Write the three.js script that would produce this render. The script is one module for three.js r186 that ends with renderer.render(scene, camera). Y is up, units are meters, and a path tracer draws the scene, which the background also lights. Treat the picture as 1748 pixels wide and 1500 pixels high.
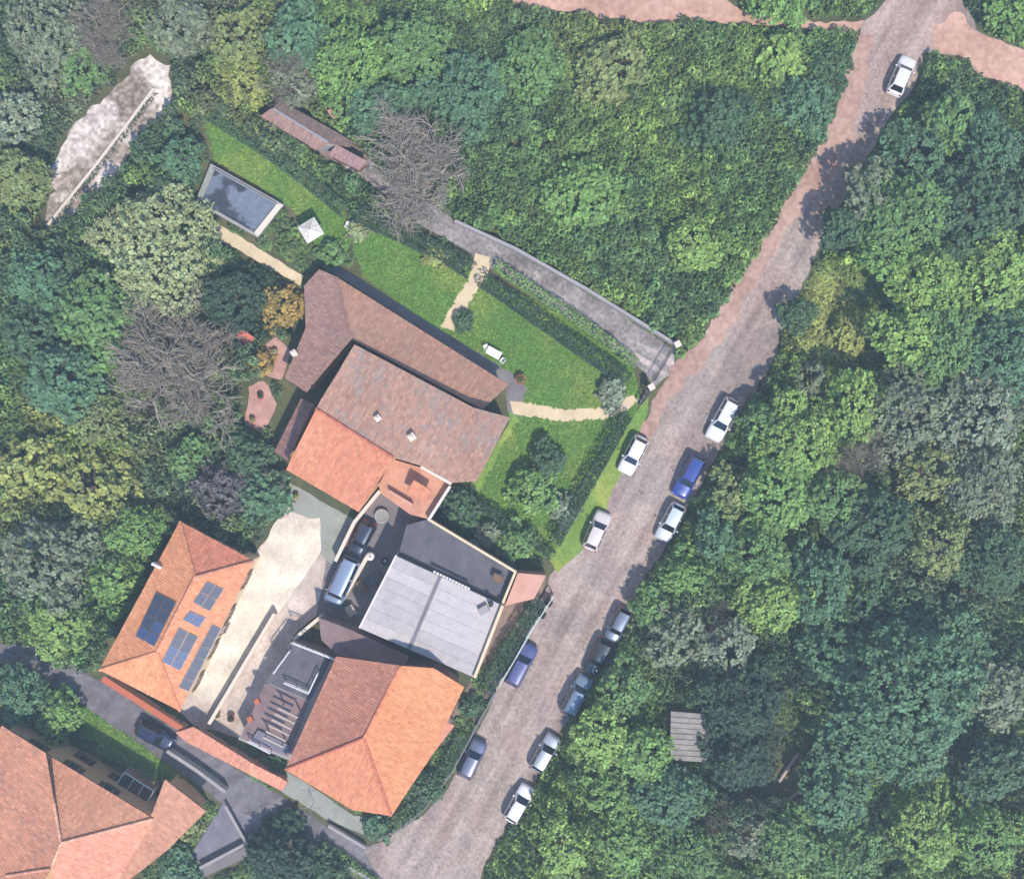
import * as THREE from 'three';
import { Sky } from 'three/addons/objects/Sky.js';
import { mergeGeometries } from 'three/addons/utils/BufferGeometryUtils.js';
import { RoundedBoxGeometry } from 'three/addons/geometries/RoundedBoxGeometry.js';

// ---------- camera, sky, sun, exposure ----------
const S = 0.058, H = 100;                       // metres per photograph pixel on the ground, height of the aircraft's lens
const scene = new THREE.Scene();
const camera = new THREE.PerspectiveCamera(2 * Math.atan(750 * S / H) * 180 / Math.PI, 1024 / 878, 0.5, 2000);
camera.position.set(0, H, 0); camera.up.set(0, 0, -1); camera.lookAt(0, 0, 0); scene.add(camera);
const renderer = new THREE.WebGLRenderer({ antialias: true });
renderer.setSize(1024, 878); renderer.toneMapping = THREE.LinearToneMapping; renderer.toneMappingExposure = 1.42;
renderer.shadowMap.enabled = true;
const EL = 54 * Math.PI / 180, sunDir = new THREE.Vector3(0.42 * Math.cos(EL), Math.sin(EL), 0.91 * Math.cos(EL)).normalize();
const sky = new Sky(); sky.name = 'sky'; sky.scale.setScalar(1500);
Object.assign(sky.userData, { kind: 'structure', label: 'clear daylight sky above the site' });
const su = sky.material.uniforms; su.sunPosition.value.copy(sunDir); su.turbidity.value = 5; su.rayleigh.value = .9; su.mieCoefficient.value = 0.004;
scene.add(sky); scene.environmentIntensity = 0.2;
const sun = new THREE.DirectionalLight(0xffeed6, 4.0); sun.name = 'sun'; sun.position.copy(sunDir).multiplyScalar(160); sun.castShadow = true; sun.shadow.radius = 3;
Object.assign(sun.shadow.camera, { left: -80, right: 80, top: 80, bottom: -80, near: 1, far: 400 }); sun.shadow.mapSize.set(4096, 4096);
scene.add(sun); scene.add(sun.target);
scene.fog = new THREE.FogExp2(0xadbfc8, 0.0010);

// ---------- helpers ----------
function rng(a) { return () => { a |= 0; a = a + 0x6D2B79F5 | 0; let t = Math.imul(a ^ a >>> 15, 1 | a); t = t + Math.imul(t ^ t >>> 7, 61 | t) ^ t; return ((t ^ t >>> 14) >>> 0) / 4294967296; }; }
const R0 = rng(7);
const V = (x, y, z) => new THREE.Vector3(x, y, z);
const P = (px, py, h = 0) => V((px - 874) * S * (H - h) / H, h, (py - 750) * S * (H - h) / H);
const toPx = (x, z) => [x / S + 874, z / S + 750];
const lerp = (a, b, t) => a + (b - a) * t, clamp = (x, a, b) => Math.min(b, Math.max(a, x));
const sstep = (a, b, x) => { const t = clamp((x - a) / (b - a), 0, 1); return t * t * (3 - 2 * t); };
function hash(i, j) { let h = Math.imul(i, 374761393) + Math.imul(j, 668265263) | 0; h = Math.imul(h ^ h >>> 13, 1274126177); return ((h ^ h >>> 16) >>> 0) / 4294967296; }
function vn(x, y) { const i = Math.floor(x), j = Math.floor(y), f = x - i, g = y - j, u = f * f * (3 - 2 * f), v = g * g * (3 - 2 * g); return lerp(lerp(hash(i, j), hash(i + 1, j), u), lerp(hash(i, j + 1), hash(i + 1, j + 1), u), v); }
function fbm(x, y, o = 4) { let s = 0, a = 0.5, n = 0; for (let k = 0; k < o; k++) { s += a * vn(x, y); n += a; a *= 0.5; x = x * 2.03 + 17.3; y = y * 2.03 + 9.1; } return s / n; }
const col = (r, g, b) => new THREE.Color().setRGB(r / 255, g / 255, b / 255, THREE.SRGBColorSpace);
const used = new Map();
function numbered(n) { const k = used.get(n) || 0; used.set(n, k + 1); return k ? n + '_' + String(k).padStart(3, '0') : n; }
function tag(o, label, category, group, kind) { o.userData.label = label; if (category) o.userData.category = category; if (group) o.userData.group = group; if (kind) o.userData.kind = kind; return o; }
function shade(o) { o.castShadow = true; o.receiveShadow = true; return o; }
function thing(name, label, category, pos = V(0, 0, 0), turn = 0, group) { const g = new THREE.Group(); g.name = numbered(name); g.position.copy(pos); g.rotation.y = turn; scene.add(g); return tag(g, label, category, group); }
function part(name, geo, mat, parent, label) { const m = shade(new THREE.Mesh(Array.isArray(geo) ? mergeGeometries(geo.map(clean)) : geo, mat)); m.name = name; if (label) m.userData.label = label; (parent || scene).add(m); return m; }
function clean(g) { g = g.index ? g.toNonIndexed() : g; const n = new THREE.BufferGeometry(); n.setAttribute('position', g.attributes.position); if (!g.attributes.normal) g.computeVertexNormals(); n.setAttribute('normal', g.attributes.normal); n.setAttribute('uv', g.attributes.uv || new THREE.BufferAttribute(new Float32Array(g.attributes.position.count * 2), 2)); return n; }
function solo(name, geo, mat, label, category, group, kind) { const m = part(numbered(name), geo, mat, scene); return tag(m, label, category, group, kind); }
const turnOf = (dx, dy) => Math.atan2(-dy, dx);
function geom(pos, idx, colors, uv) { const g = new THREE.BufferGeometry(); g.setAttribute('position', new THREE.Float32BufferAttribute(pos, 3)); if (colors) g.setAttribute('color', new THREE.Float32BufferAttribute(colors, 3)); if (uv) g.setAttribute('uv', new THREE.Float32BufferAttribute(uv, 2)); if (idx) g.setIndex(idx); g.computeVertexNormals(); return g; }
function box(w, h, d, x = 0, y = 0, z = 0, ry = 0, rx = 0, rz = 0) { const g = new THREE.BoxGeometry(w, h, d); if (rx) g.rotateX(rx); if (rz) g.rotateZ(rz); if (ry) g.rotateY(ry); g.translate(x, y, z); return g; }
function rbox(w, h, d, r, x = 0, y = 0, z = 0, ry = 0) { const g = new RoundedBoxGeometry(w, h, d, 2, r); if (ry) g.rotateY(ry); g.translate(x, y, z); return g; }
function cyl(r1, r2, h, x = 0, y = 0, z = 0, n = 10) { const g = new THREE.CylinderGeometry(r1, r2, h, n); g.translate(x, y, z); return g; }
function rod(a, b, r1, r2 = r1, n = 5, open = false) { const d = b.clone().sub(a), l = d.length(); const g = new THREE.CylinderGeometry(r2, r1, l, n, 1, open); g.translate(0, l / 2, 0); g.applyQuaternion(new THREE.Quaternion().setFromUnitVectors(V(0, 1, 0), d.normalize())); g.translate(a.x, a.y, a.z); return g; }
function beam(a, b, w, h) { const d = b.clone().sub(a), l = d.length(); const g = new THREE.BoxGeometry(l, h, w); g.rotateZ(Math.asin(clamp(d.y / l, -1, 1))); g.rotateY(Math.atan2(-d.z, d.x)); g.translate((a.x + b.x) / 2, (a.y + b.y) / 2, (a.z + b.z) / 2); return g; }

// textures
const SITE = 140;
function siteTex(n, fn) { const d = new Uint8Array(n * n * 4); for (let j = 0; j < n; j++) for (let i = 0; i < n; i++) { const x = (i + .5) / n * SITE - SITE / 2, z = (j + .5) / n * SITE - SITE / 2; const c = fn(x, z, x / S + 874, z / S + 750), k = (j * n + i) * 4; d[k] = clamp(c[0], 0, 255); d[k + 1] = clamp(c[1], 0, 255); d[k + 2] = clamp(c[2], 0, 255); d[k + 3] = 255; } const t = new THREE.DataTexture(d, n, n); t.colorSpace = THREE.SRGBColorSpace; t.magFilter = THREE.LinearFilter; t.minFilter = THREE.LinearFilter; t.wrapS = t.wrapT = THREE.RepeatWrapping; t.needsUpdate = true; return t; }
function grainTex(n, metres, fn, srgb = true) { const d = new Uint8Array(n * n * 4); for (let j = 0; j < n; j++) for (let i = 0; i < n; i++) { const c = fn(i / n, j / n), k = (j * n + i) * 4; d[k] = clamp(c[0], 0, 255); d[k + 1] = clamp(c[1], 0, 255); d[k + 2] = clamp(c[2], 0, 255); d[k + 3] = 255; } const t = new THREE.DataTexture(d, n, n); if (srgb) t.colorSpace = THREE.SRGBColorSpace; t.magFilter = THREE.LinearFilter; t.minFilter = THREE.LinearFilter; t.wrapS = t.wrapT = THREE.RepeatWrapping; t.repeat.set(1 / metres, 1 / metres); t.needsUpdate = true; return t; }
const pn = (u, v, f, s = 0) => { const a = fbm(u * f + s, v * f + s), b = fbm((u - 1) * f + s, v * f + s), c = fbm(u * f + s, (v - 1) * f + s), d = fbm((u - 1) * f + s, (v - 1) * f + s); return lerp(lerp(a, b, u), lerp(c, d, u), v); };
const std = (c, rough = 0.9, o = {}) => new THREE.MeshStandardMaterial({ color: c, roughness: rough, ...o });
function plaster(r, g, b, spread = 22, m = 5, seed = 3, rough = 0.92) { const t = grainTex(256, m, (u, v) => { const n = (pn(u, v, 5, seed) - .5) * 2 * spread + (pn(u, v, 40, seed + 5) - .5) * spread * 1.4; return [r + n, g + n, b + n * .95]; }); return new THREE.MeshStandardMaterial({ map: t, roughness: rough, side: THREE.DoubleSide }); }

// flat sheets laid on the ground, edges roughened where the photo shows soft edges
function roughen(pts, amp, step = 0.7, seed = 0) { const out = []; for (let i = 0; i < pts.length; i++) { const a = pts[i], b = pts[(i + 1) % pts.length], L = Math.hypot(b.x - a.x, b.z - a.z), n = Math.max(1, Math.round(L / step)), nx = -(b.z - a.z) / L, nz = (b.x - a.x) / L; for (let k = 0; k < n; k++) { const t = k / n, x = lerp(a.x, b.x, t), z = lerp(a.z, b.z, t), e = k ? amp * ((fbm(x * .8 + seed, z * .8, 3) - .5) * 3) : 0; out.push(V(x + nx * e, 0, z + nz * e)); } } return out; }
function sheetGeo(pts, y) { const c = pts.map(p => new THREE.Vector2(p.x, p.z)); if (THREE.ShapeUtils.area(c) < 0) { c.reverse(); } const tri = THREE.ShapeUtils.triangulateShape(c, []); const pos = [], uv = [], idx = []; for (const p of c) { pos.push(p.x, y, p.y); uv.push((p.x + SITE / 2) / SITE, (p.y + SITE / 2) / SITE); } for (const t of tri) idx.push(t[0], t[2], t[1]); return geom(pos, idx, null, uv); }
const clearings = [];                            // ground outlines kept free of wild plants, in photograph pixels
function sheet(name, px, y, mat, label, o = {}) { const pts = px.map(p => P(p[0], p[1], 0)); if (o.clear !== false) clearings.push(px); const g = sheetGeo(o.rough === 0 ? pts : roughen(pts, o.rough ?? 0.22, 0.6, y * 900), y); if (o.metres) { const u = g.attributes.uv; for (let i = 0; i < u.count; i++) u.setXY(i, u.getX(i) * SITE, u.getY(i) * SITE); } const m = part(numbered(name), g, mat, scene); return tag(m, label, null, null, 'structure'); }
// an upright solid under an outline of points that each have their own top height
function solidGeo(tops, y0 = 0) { let t = tops.slice(); if (THREE.ShapeUtils.area(t.map(p => new THREE.Vector2(p.x, p.z))) < 0) t.reverse(); const c = t.map(p => new THREE.Vector2(p.x, p.z)), pos = [], uv = []; const add = (p, q, r, f) => { for (const a of [p, q, r]) { pos.push(a.x, a.y, a.z); uv.push(...f(a)); } }; for (const [a, b, d] of THREE.ShapeUtils.triangulateShape(c, [])) add(t[a], t[d], t[b], p => [p.x, p.z]); let run = 0; for (let i = 0; i < t.length; i++) { const p = t[i], q = t[(i + 1) % t.length], L = Math.hypot(q.x - p.x, q.z - p.z), pb = V(p.x, y0, p.z), qb = V(q.x, y0, q.z), f = a => [run + Math.hypot(a.x - p.x, a.z - p.z), a.y]; add(p, q, qb, f); add(p, qb, pb, f); run += L; } return geom(pos, null, null, uv); }
const solidPx = (px, y0 = 0) => solidGeo(px.map(p => P(p[0], p[1], p[2])), y0);
function ribbon(pts, w, closed = false) { const n = pts.length, L = [], Rr = []; for (let i = 0; i < n; i++) { const a = pts[closed ? (i + n - 1) % n : Math.max(0, i - 1)], b = pts[i], c = pts[closed ? (i + 1) % n : Math.min(n - 1, i + 1)]; let d1 = V(b.x - a.x, 0, b.z - a.z), d2 = V(c.x - b.x, 0, c.z - b.z); if (d1.length() < 1e-6) d1 = d2.clone(); if (d2.length() < 1e-6) d2 = d1.clone(); d1.normalize(); d2.normalize(); const m = d1.clone().add(d2).normalize(), nn = V(-m.z, 0, m.x), k = Math.min(2, 1 / Math.max(.3, m.dot(d1))); L.push(b.clone().addScaledVector(nn, w / 2 * k)); Rr.push(b.clone().addScaledVector(nn, -w / 2 * k)); } return [L, Rr]; }
function wallGeo(px, w, h, y0 = 0) { const pts = px.map(p => P(p[0], p[1], p[2] ?? h)); const [L, Rr] = ribbon(pts, w); const ring = [...L, ...Rr.reverse()].map(p => V(p.x, h, p.z)); return solidGeo(ring, y0); }
function tubeRun(pts, r, seg = 24, n = 6) { return new THREE.TubeGeometry(new THREE.CatmullRomCurve3(pts), seg, r, n); }

// ---------- materials ----------
const M = {};
M.ground = new THREE.MeshStandardMaterial({ roughness: 1, map: grainTex(1024, 60, (u, v) => { const n = pn(u, v, 10, 2), f = pn(u, v, 120, 8), k = pn(u, v, 30, 31); return [lerp(58, 96, n) + (f - .5) * 50 + k * 12, lerp(70, 92, n) + (f - .5) * 46 + k * 10, lerp(50, 62, n) + (f - .5) * 40]; }) });
const roadAt = (x, z, px, py) => {
  const a = fbm(x * .16, z * .16, 4), b = fbm(x * .9 + 40, z * .9, 3), c = fbm(x * 5, z * 5 + 9, 2), s = fbm((x * .5 - z * .87) * .09 + 5, (x * .87 + z * .5) * 1.5, 3);
  let r = 156, g = 142, bl = 133; const n = (a - .5) * 22 + (b - .5) * 18 + (c - .5) * 46 + (s - .5) * 52; r += n; g += n; bl += n;
  const dirt = sstep(.5, .66, fbm(x * .3 + 90, z * .3, 3)) * .3 + sstep(330, 60, py) * .35 * (px > 1200 ? 1 : 0); r = lerp(r, 160 + n * .8, dirt); g = lerp(g, 130 + n * .8, dirt); bl = lerp(bl, 122 + n * .8, dirt);
  const old = sstep(.53, .6, fbm(x * .22 + 33, z * .22 + 70, 4)); r = lerp(r, 122 + n * .7, old * .3); g = lerp(g, 114 + n * .7, old * .3); bl = lerp(bl, 122 + n * .7, old * .5);
  const crack = Math.abs(fbm(x * .7 + 12, z * .7 + 55, 3) - .5) < .006 ? 26 : 0; return [r - crack, g - crack, bl - crack];
};
M.road = new THREE.MeshStandardMaterial({ roughness: .95, map: siteTex(2048, roadAt) });
M.shoulder = new THREE.MeshStandardMaterial({ roughness: 1, map: siteTex(1024, (x, z) => { const n = (fbm(x * .3, z * .3) - .5) * 30 + (fbm(x * 3, z * 3, 2) - .5) * 44; return [170 + n, 140 + n, 127 + n]; }) });
M.dirt = new THREE.MeshStandardMaterial({ roughness: 1, map: siteTex(1024, (x, z) => { const n = (fbm(x * .3, z * .3) - .5) * 46 + (fbm(x * 3, z * 3, 2) - .5) * 40; return [184 + n, 148 + n, 130 + n]; }) });
M.lane = new THREE.MeshStandardMaterial({ roughness: .93, map: siteTex(1024, (x, z) => { const n = (fbm(x * .25 + 7, z * .25) - .5) * 44 + (fbm(x * 3, z * 3, 2) - .5) * 34 + (fbm((x * .52 + z * .85) * 1.4, (x * .85 - z * .52) * .1, 3) - .5) * 40; return [104 + n, 101 + n, 106 + n]; }) });
M.drive = new THREE.MeshStandardMaterial({ roughness: .95, map: siteTex(2048, (x, z) => { const n = (fbm(x * .5 + 7, z * .5) - .5) * 60 + (fbm(x * 4, z * 4, 2) - .5) * 60; const q = sstep(.5, .62, fbm((x * .52 - z * .85) * .9 + 3, (x * .85 + z * .52) * .14, 3)); return [lerp(132, 172, q) + n, lerp(126, 160, q) + n, lerp(124, 155, q) + n]; }) });
M.path = plaster(202, 184, 152, 22, 4, 11); M.greyPave = plaster(116, 112, 114, 22, 5, 21); M.yard = plaster(188, 174, 164, 46, 9, 5); M.greenPave = plaster(142, 146, 138, 18, 6, 8);
M.pinkPave = plaster(176, 136, 126, 30, 3, 17); M.rubble = new THREE.MeshStandardMaterial({ roughness: 1, map: siteTex(2048, (x, z) => { const n = (fbm(x * .4 + 3, z * .4) - .5) * 60 + (fbm(x * 3.3, z * 3.3, 3) - .5) * 110; const q = sstep(.42, .6, fbm(x * .35 + 60, z * .35, 3)); return [lerp(150, 196, q) + n, lerp(138, 186, q) + n, lerp(126, 178, q) + n]; }) });
M.earth = plaster(128, 110, 98, 34, 5, 13);
M.lawn = new THREE.MeshStandardMaterial({ roughness: 1, map: siteTex(2048, (x, z, px, py) => { const a = fbm(x * .35, z * .35 + 8, 4), f = fbm(x * 4, z * 4, 3), y = sstep(.42, .7, fbm(x * .22 + 20, z * .22 + 4, 3)) * .6 + sstep(690, 730, py) * .3; const n = (f - .5) * 40 + (a - .5) * 34; return [lerp(98, 140, y) + n, lerp(136, 150, y) + n, lerp(58, 68, y) + n * .8]; }) });
M.cream = plaster(214, 194, 160, 14, 4, 31); M.ochre = plaster(206, 168, 122, 16, 4, 32); M.white = plaster(214, 208, 200, 14, 4, 33); M.greyWall = plaster(150, 146, 146, 18, 4, 34); M.pinkWall = plaster(196, 150, 132, 18, 4, 35); M.darkFloor = plaster(88, 88, 96, 20, 4, 36); M.slate = plaster(114, 112, 124, 20, 4, 37); M.brownFlat = plaster(124, 104, 104, 22, 4, 38); M.orangeFloor = plaster(188, 138, 114, 26, 3, 39);
M.winFrame = std(col(132, 112, 96), .7); M.creamPave = plaster(212, 202, 184, 40, 7, 91); M.coping = std(col(208, 198, 184), .9); M.rail = std(col(214, 214, 216), .5, { metalness: .2 }); M.darkMetal = std(col(52, 52, 56), .5, { metalness: .6 }); M.shedRoof = plaster(142, 138, 132, 26, 2, 45); M.wood = plaster(112, 88, 68, 24, 2, 41); M.paleWood = plaster(172, 160, 150, 24, 2, 42);
M.glass = new THREE.MeshPhysicalMaterial({ color: col(40, 50, 58), roughness: .08, metalness: 0, clearcoat: 1, clearcoatRoughness: .05 });
M.frame = std(col(226, 222, 214), .5); M.shutter = std(col(96, 74, 56), .7); M.tyre = std(col(26, 26, 27), .9); M.rim = std(col(160, 162, 166), .35, { metalness: .8 });
M.bark = plaster(92, 78, 66, 26, 1.5, 51); M.twig = std(col(140, 132, 118), .95); M.clay = std(col(176, 98, 70), .85); M.steel = std(col(176, 178, 182), .4, { metalness: .7 }); M.soil = std(col(70, 56, 46), 1);
M.tile = new THREE.MeshStandardMaterial({ vertexColors: true, roughness: .88, side: THREE.DoubleSide }); M.deck = std(col(150, 116, 92), .9, { side: THREE.DoubleSide });
const leafMats = new Map(); const LC = { bright: [136, 168, 86], mid: [106, 142, 80], dark: [74, 106, 70], teal: [88, 126, 88], olive: [130, 144, 86], yellow: [152, 162, 88], pale: [158, 170, 120], grey: [122, 134, 104], purple: [98, 94, 94], gold: [160, 138, 70], lush: [120, 158, 82], silver: [136, 150, 122], deep: [54, 82, 58] };
function leafMat(k) { if (!leafMats.has(k)) { leafMats.set(k, new THREE.MeshPhysicalMaterial({ color: col(...LC[k]), vertexColors: true, roughness: .75, side: THREE.DoubleSide, transmission: .24, thickness: 0 })); } return leafMats.get(k); }

// ---------- the setting ----------
{ const g = new THREE.PlaneGeometry(900, 900); g.rotateX(-Math.PI / 2); const u = g.attributes.uv; for (let i = 0; i < u.count; i++) u.setXY(i, u.getX(i) * 900, u.getY(i) * 900); tag(part('ground', g, M.ground, scene), 'dark earth and leaf litter under the woods and gardens', null, null, 'structure'); }
const ROAD = [[1470, 48], [1458, 110], [1440, 172], [1395, 270], [1335, 370], [1290, 440], [1240, 520], [1195, 582], [1152, 625], [1118, 680], [1092, 740], [1062, 800], [1030, 868], [1000, 925], [945, 975], [930, 1010], [900, 1075], [852, 1168], [800, 1275], [770, 1335], [722, 1392], [664, 1428], [622, 1452], [655, 1500], [600, 1640], [770, 1640], [820, 1500], [846, 1440], [890, 1370], [940, 1285], [990, 1190], [1030, 1122], [1066, 1062], [1092, 1000], [1138, 930], [1178, 855], [1222, 780], [1262, 705], [1292, 660], [1326, 605], [1344, 535], [1372, 480], [1402, 420], [1432, 352], [1462, 298], [1490, 255], [1520, 200], [1560, 150], [1576, 90], [1640, 95], [1680, 132], [1748, 156], [1850, 200], [1850, 130], [1748, 84], [1718, 74], [1668, 52], [1642, 0], [1600, -80], [1520, -80], [1512, 0]];
sheet('road', ROAD, .03, M.road, 'worn pinkish grey road climbing past the gardens', { rough: .25 });
sheet('road_shoulder', [[1462, 60], [1450, 112], [1432, 172], [1386, 270], [1326, 370], [1282, 440], [1232, 520], [1190, 580], [1150, 622], [1112, 684], [1090, 740], [1112, 744], [1138, 692], [1178, 640], [1224, 590], [1264, 528], [1318, 440], [1362, 370], [1430, 290], [1462, 200], [1476, 140], [1492, 60]], .036, M.shoulder, 'strip of pink earth along the left edge of the upper road', { rough: .55, clear: false });
sheet('dirt_track', [[1590, 40], [1640, 20], [1668, 54], [1718, 76], [1748, 86], [1850, 132], [1850, 198], [1748, 154], [1680, 130], [1640, 96], [1600, 86]], .038, M.dirt, 'pink earth track leaving the road to the right', { rough: .4, clear: false });
sheet('courtyard', [[474, 886], [546, 884], [548, 940], [484, 1034], [440, 1090], [372, 1196], [328, 1186], [380, 1060], [432, 962]], .024, M.creamPave, 'cream paved strip beside the solar panel house', { rough: .14, metres: 1 });
sheet('dirt_track', [[830, -60], [872, 4], [960, 20], [1040, 32], [1092, 38], [1180, 34], [1290, 42], [1390, 50], [1462, 54], [1482, 36], [1400, 36], [1300, 26], [1262, 14], [1230, -10], [1180, -60]], .022, M.dirt, 'pink earth track along the top of the picture', { rough: .3 });
sheet('lane', [[-80, 1090], [0, 1098], [70, 1104], [170, 1162], [262, 1220], [330, 1266], [430, 1328], [500, 1372], [560, 1412], [640, 1448], [664, 1470], [668, 1520], [640, 1500], [560, 1462], [470, 1412], [384, 1374], [330, 1334], [232, 1266], [140, 1204], [60, 1154], [0, 1134], [-80, 1120]], .026, M.lane, 'narrow dark grey lane below the orange roofed house', { rough: .12 });
sheet('driveway', [[1152, 598], [1148, 636], [1118, 660], [1092, 628], [1060, 606], [1000, 566], [900, 500], [840, 458], [780, 420], [700, 372], [640, 320], [590, 285], [600, 262], [660, 300], [740, 350], [790, 385], [880, 430], [960, 476], [1060, 535]], .018, M.drive, 'grey gravelled driveway beside the lawn', { rough: .12 });
sheet('garden_path', [[812, 432], [840, 440], [832, 470], [800, 520], [776, 566], [750, 558], [774, 516], [800, 474]], .034, M.path, 'short beige path from the driveway to the house', { rough: .1, metres: 1 });
sheet('garden_path', [[870, 684], [900, 686], [960, 698], [1020, 696], [1080, 674], [1092, 682], [1072, 700], [1030, 716], [960, 720], [905, 712], [876, 706]], .034, M.path, 'curved cream path across the lawn to the road', { rough: .06, metres: 1 });
sheet('garden_path', [[352, 382], [366, 378], [440, 424], [518, 470], [512, 488], [430, 440], [350, 396]], .034, M.path, 'narrow pale path behind the pool', { rough: .12, metres: 1 });
sheet('garden_path', [[232, 322], [262, 330], [302, 350], [296, 366], [250, 350]], .034, M.path, 'short broken piece of pale path near the upper left trees', { rough: .25, metres: 1 });
sheet('pavement', [[548, 452], [572, 452], [880, 640], [900, 664], [884, 712], [866, 700], [862, 654]], .022, M.greyPave, 'grey paved strip along the back of the brown house', { rough: 0, metres: 1 });
sheet('lawn', [[590, 378], [640, 380], [720, 430], [830, 470], [960, 540], [1080, 630], [1092, 674], [1080, 720], [1030, 800], [960, 960], [900, 940], [760, 850], [820, 800], [870, 720], [860, 650], [740, 560], [620, 470]], .014, M.lawn, 'bright green lawn between the brown house and the road', { rough: .1 });
sheet('lawn', [[350, 214], [372, 206], [480, 282], [582, 352], [604, 400], [586, 438], [540, 420], [500, 356], [440, 316], [366, 274]], .012, M.lawn, 'patchy green lawn around the pool', { rough: .25 });
sheet('grass_verge', [[1108, 676], [1100, 720], [1070, 790], [1036, 866], [1006, 926], [952, 978], [936, 955], [996, 860], [1066, 730]], .034, M.lawn, 'bright green verge between hedge and road', { rough: .2 });
sheet('dirt_clearing', [[256, 92], [296, 110], [290, 180], [264, 210], [232, 250], [204, 298], [150, 338], [98, 386], [68, 396], [80, 356], [96, 326], [86, 296], [100, 262], [116, 226], [150, 186], [208, 140], [230, 106]], .02, M.rubble, 'pale stony clearing with rubble at the upper left', { rough: .5 });
sheet('courtyard', [[494, 830], [548, 868], [580, 900], [556, 960], [560, 1030], [500, 1086], [420, 1262], [330, 1238], [300, 1210], [430, 950], [470, 900]], .016, M.yard, 'pale concrete courtyard beside the orange roofed house', { rough: .1, metres: 1 });
sheet('courtyard', [[494, 824], [556, 860], [604, 886], [568, 966], [546, 944], [548, 890], [496, 872]], .022, M.greenPave, 'grey green paving under the eaves of the red roof', { rough: .1, metres: 1 });
sheet('courtyard', [[604, 886], [660, 832], [730, 880], [690, 940], [616, 1080], [540, 1050], [556, 960]], .02, M.greyPave, 'cluttered grey side yard beside the pale flat roof', { rough: .1, metres: 1 });
sheet('terrace', [[450, 590], [470, 574], [498, 600], [480, 648], [452, 640]], .03, M.pinkPave, 'small pink terrace beside the brown roof', { rough: .12, metres: 1 });
sheet('terrace', [[424, 660], [450, 650], [472, 690], [448, 740], [418, 726]], .03, M.pinkPave, 'pink stone terrace left of the brown house', { rough: .16, metres: 1 });
sheet('courtyard', [[380, 1372], [430, 1346], [500, 1378], [560, 1416], [490, 1420], [420, 1440], [350, 1478], [320, 1470]], .018, M.slate, 'blue grey paved patio beside the lane', { rough: .1, metres: 1 });
sheet('courtyard', [[490, 1316], [604, 1392], [664, 1398], [650, 1436], [560, 1400], [480, 1350]], .032, M.greenPave, 'strip of pale paving below the bright orange roof', { rough: .1, metres: 1 });
sheet('courtyard', [[870, 985], [935, 985], [905, 1060], [850, 1160], [800, 1260], [760, 1330], [700, 1385], [665, 1400], [800, 1170]], .016, M.earth, 'earth bed between the houses and the road fence', { rough: .1, metres: 1, clear: false });
sheet('dirt_clearing', [[446, 190], [480, 170], [600, 245], [640, 280], [600, 292], [520, 250]], .014, M.earth, 'brown earth around the long low shed', { rough: .2, metres: 1 });
sheet('lawn', [[140, 1190], [300, 1320], [290, 1336], [230, 1310], [120, 1240], [100, 1210]], .015, M.lawn, 'green strip of grass between the lane and the large red roof', { rough: .25 });
sheet('garden_path', [[340, 1478], [420, 1446], [480, 1420], [560, 1446], [660, 1520], [640, 1520], [552, 1466], [484, 1434], [424, 1462], [340, 1500]], .03, M.greyPave, 'grey kerb strip around the lower garden', { rough: .06, metres: 1 });
const hardPolys = clearings.slice(0);

// low walls, each its own thing
const wall = (px, w, h, m, label, name = 'garden_wall', cop = M.coping) => { const t = thing(name, label, 'wall'); part('wall', wallGeo(px, w, h - .06), m, t); part('coping', wallGeo(px, w + .08, h, h - .06), cop, t); return t; };
wall([[262, 150], [214, 214], [160, 284], [80, 384]], .16, .4, M.white, 'low pale retaining wall running through the stony clearing', 'retaining_wall');
wall([[776, 376], [880, 424], [1000, 492], [1152, 586]], .22, 1.3, M.greyWall, 'long grey boundary wall along the driveway below the scrub', 'garden_wall', M.greyWall);
wall([[468, 1048], [420, 1128], [356, 1236]], .25, 1.1, M.cream, 'low cream wall dividing the pale courtyard');
wall([[630, 944], [604, 990], [578, 1034]], .3, .8, M.cream, 'short cream wall in the side yard behind the silver car');
wall([[648, 838], [604, 892], [572, 958]], .25, 1.6, M.pinkWall, 'pinkish wall between the red roof and the side yard');
wall([[384, 1376], [420, 1440], [340, 1482]], .2, .7, M.greyWall, 'low grey wall around the blue grey patio', 'garden_wall', M.greyWall);
wall([[420, 1452], [486, 1424], [550, 1456], [640, 1506]], .2, .8, M.greyWall, 'bent grey wall enclosing the dark lower garden', 'garden_wall', M.greyWall);
wall([[284, 1282], [336, 1316], [384, 1352]], .25, 1.2, M.white, 'short pale wall beside the lane below the dark car', 'garden_wall', M.greyWall);
wall([[500, 1092], [548, 1052], [600, 1074]], .25, 1.6, M.pinkWall, 'low pinkish wall between courtyard and side yard');
wall([[560, 1410], [624, 1448]], .2, .7, M.white, 'short white wall at the mouth of the lane', 'garden_wall', M.greyWall);

// ---------- roofs of curved tiles ----------
function planeOf(a, b, c) { const n = b.clone().sub(a).cross(c.clone().sub(a)).normalize(); if (n.y < 0) n.negate(); return { n, d: n.dot(a) }; }
const CAM = V(0, H, 0);
function onPlane(px, py, pl) { const d = P(px, py, 0).sub(CAM); const t = (pl.d - pl.n.dot(CAM)) / pl.n.dot(d); return CAM.clone().addScaledVector(d, t); }
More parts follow.
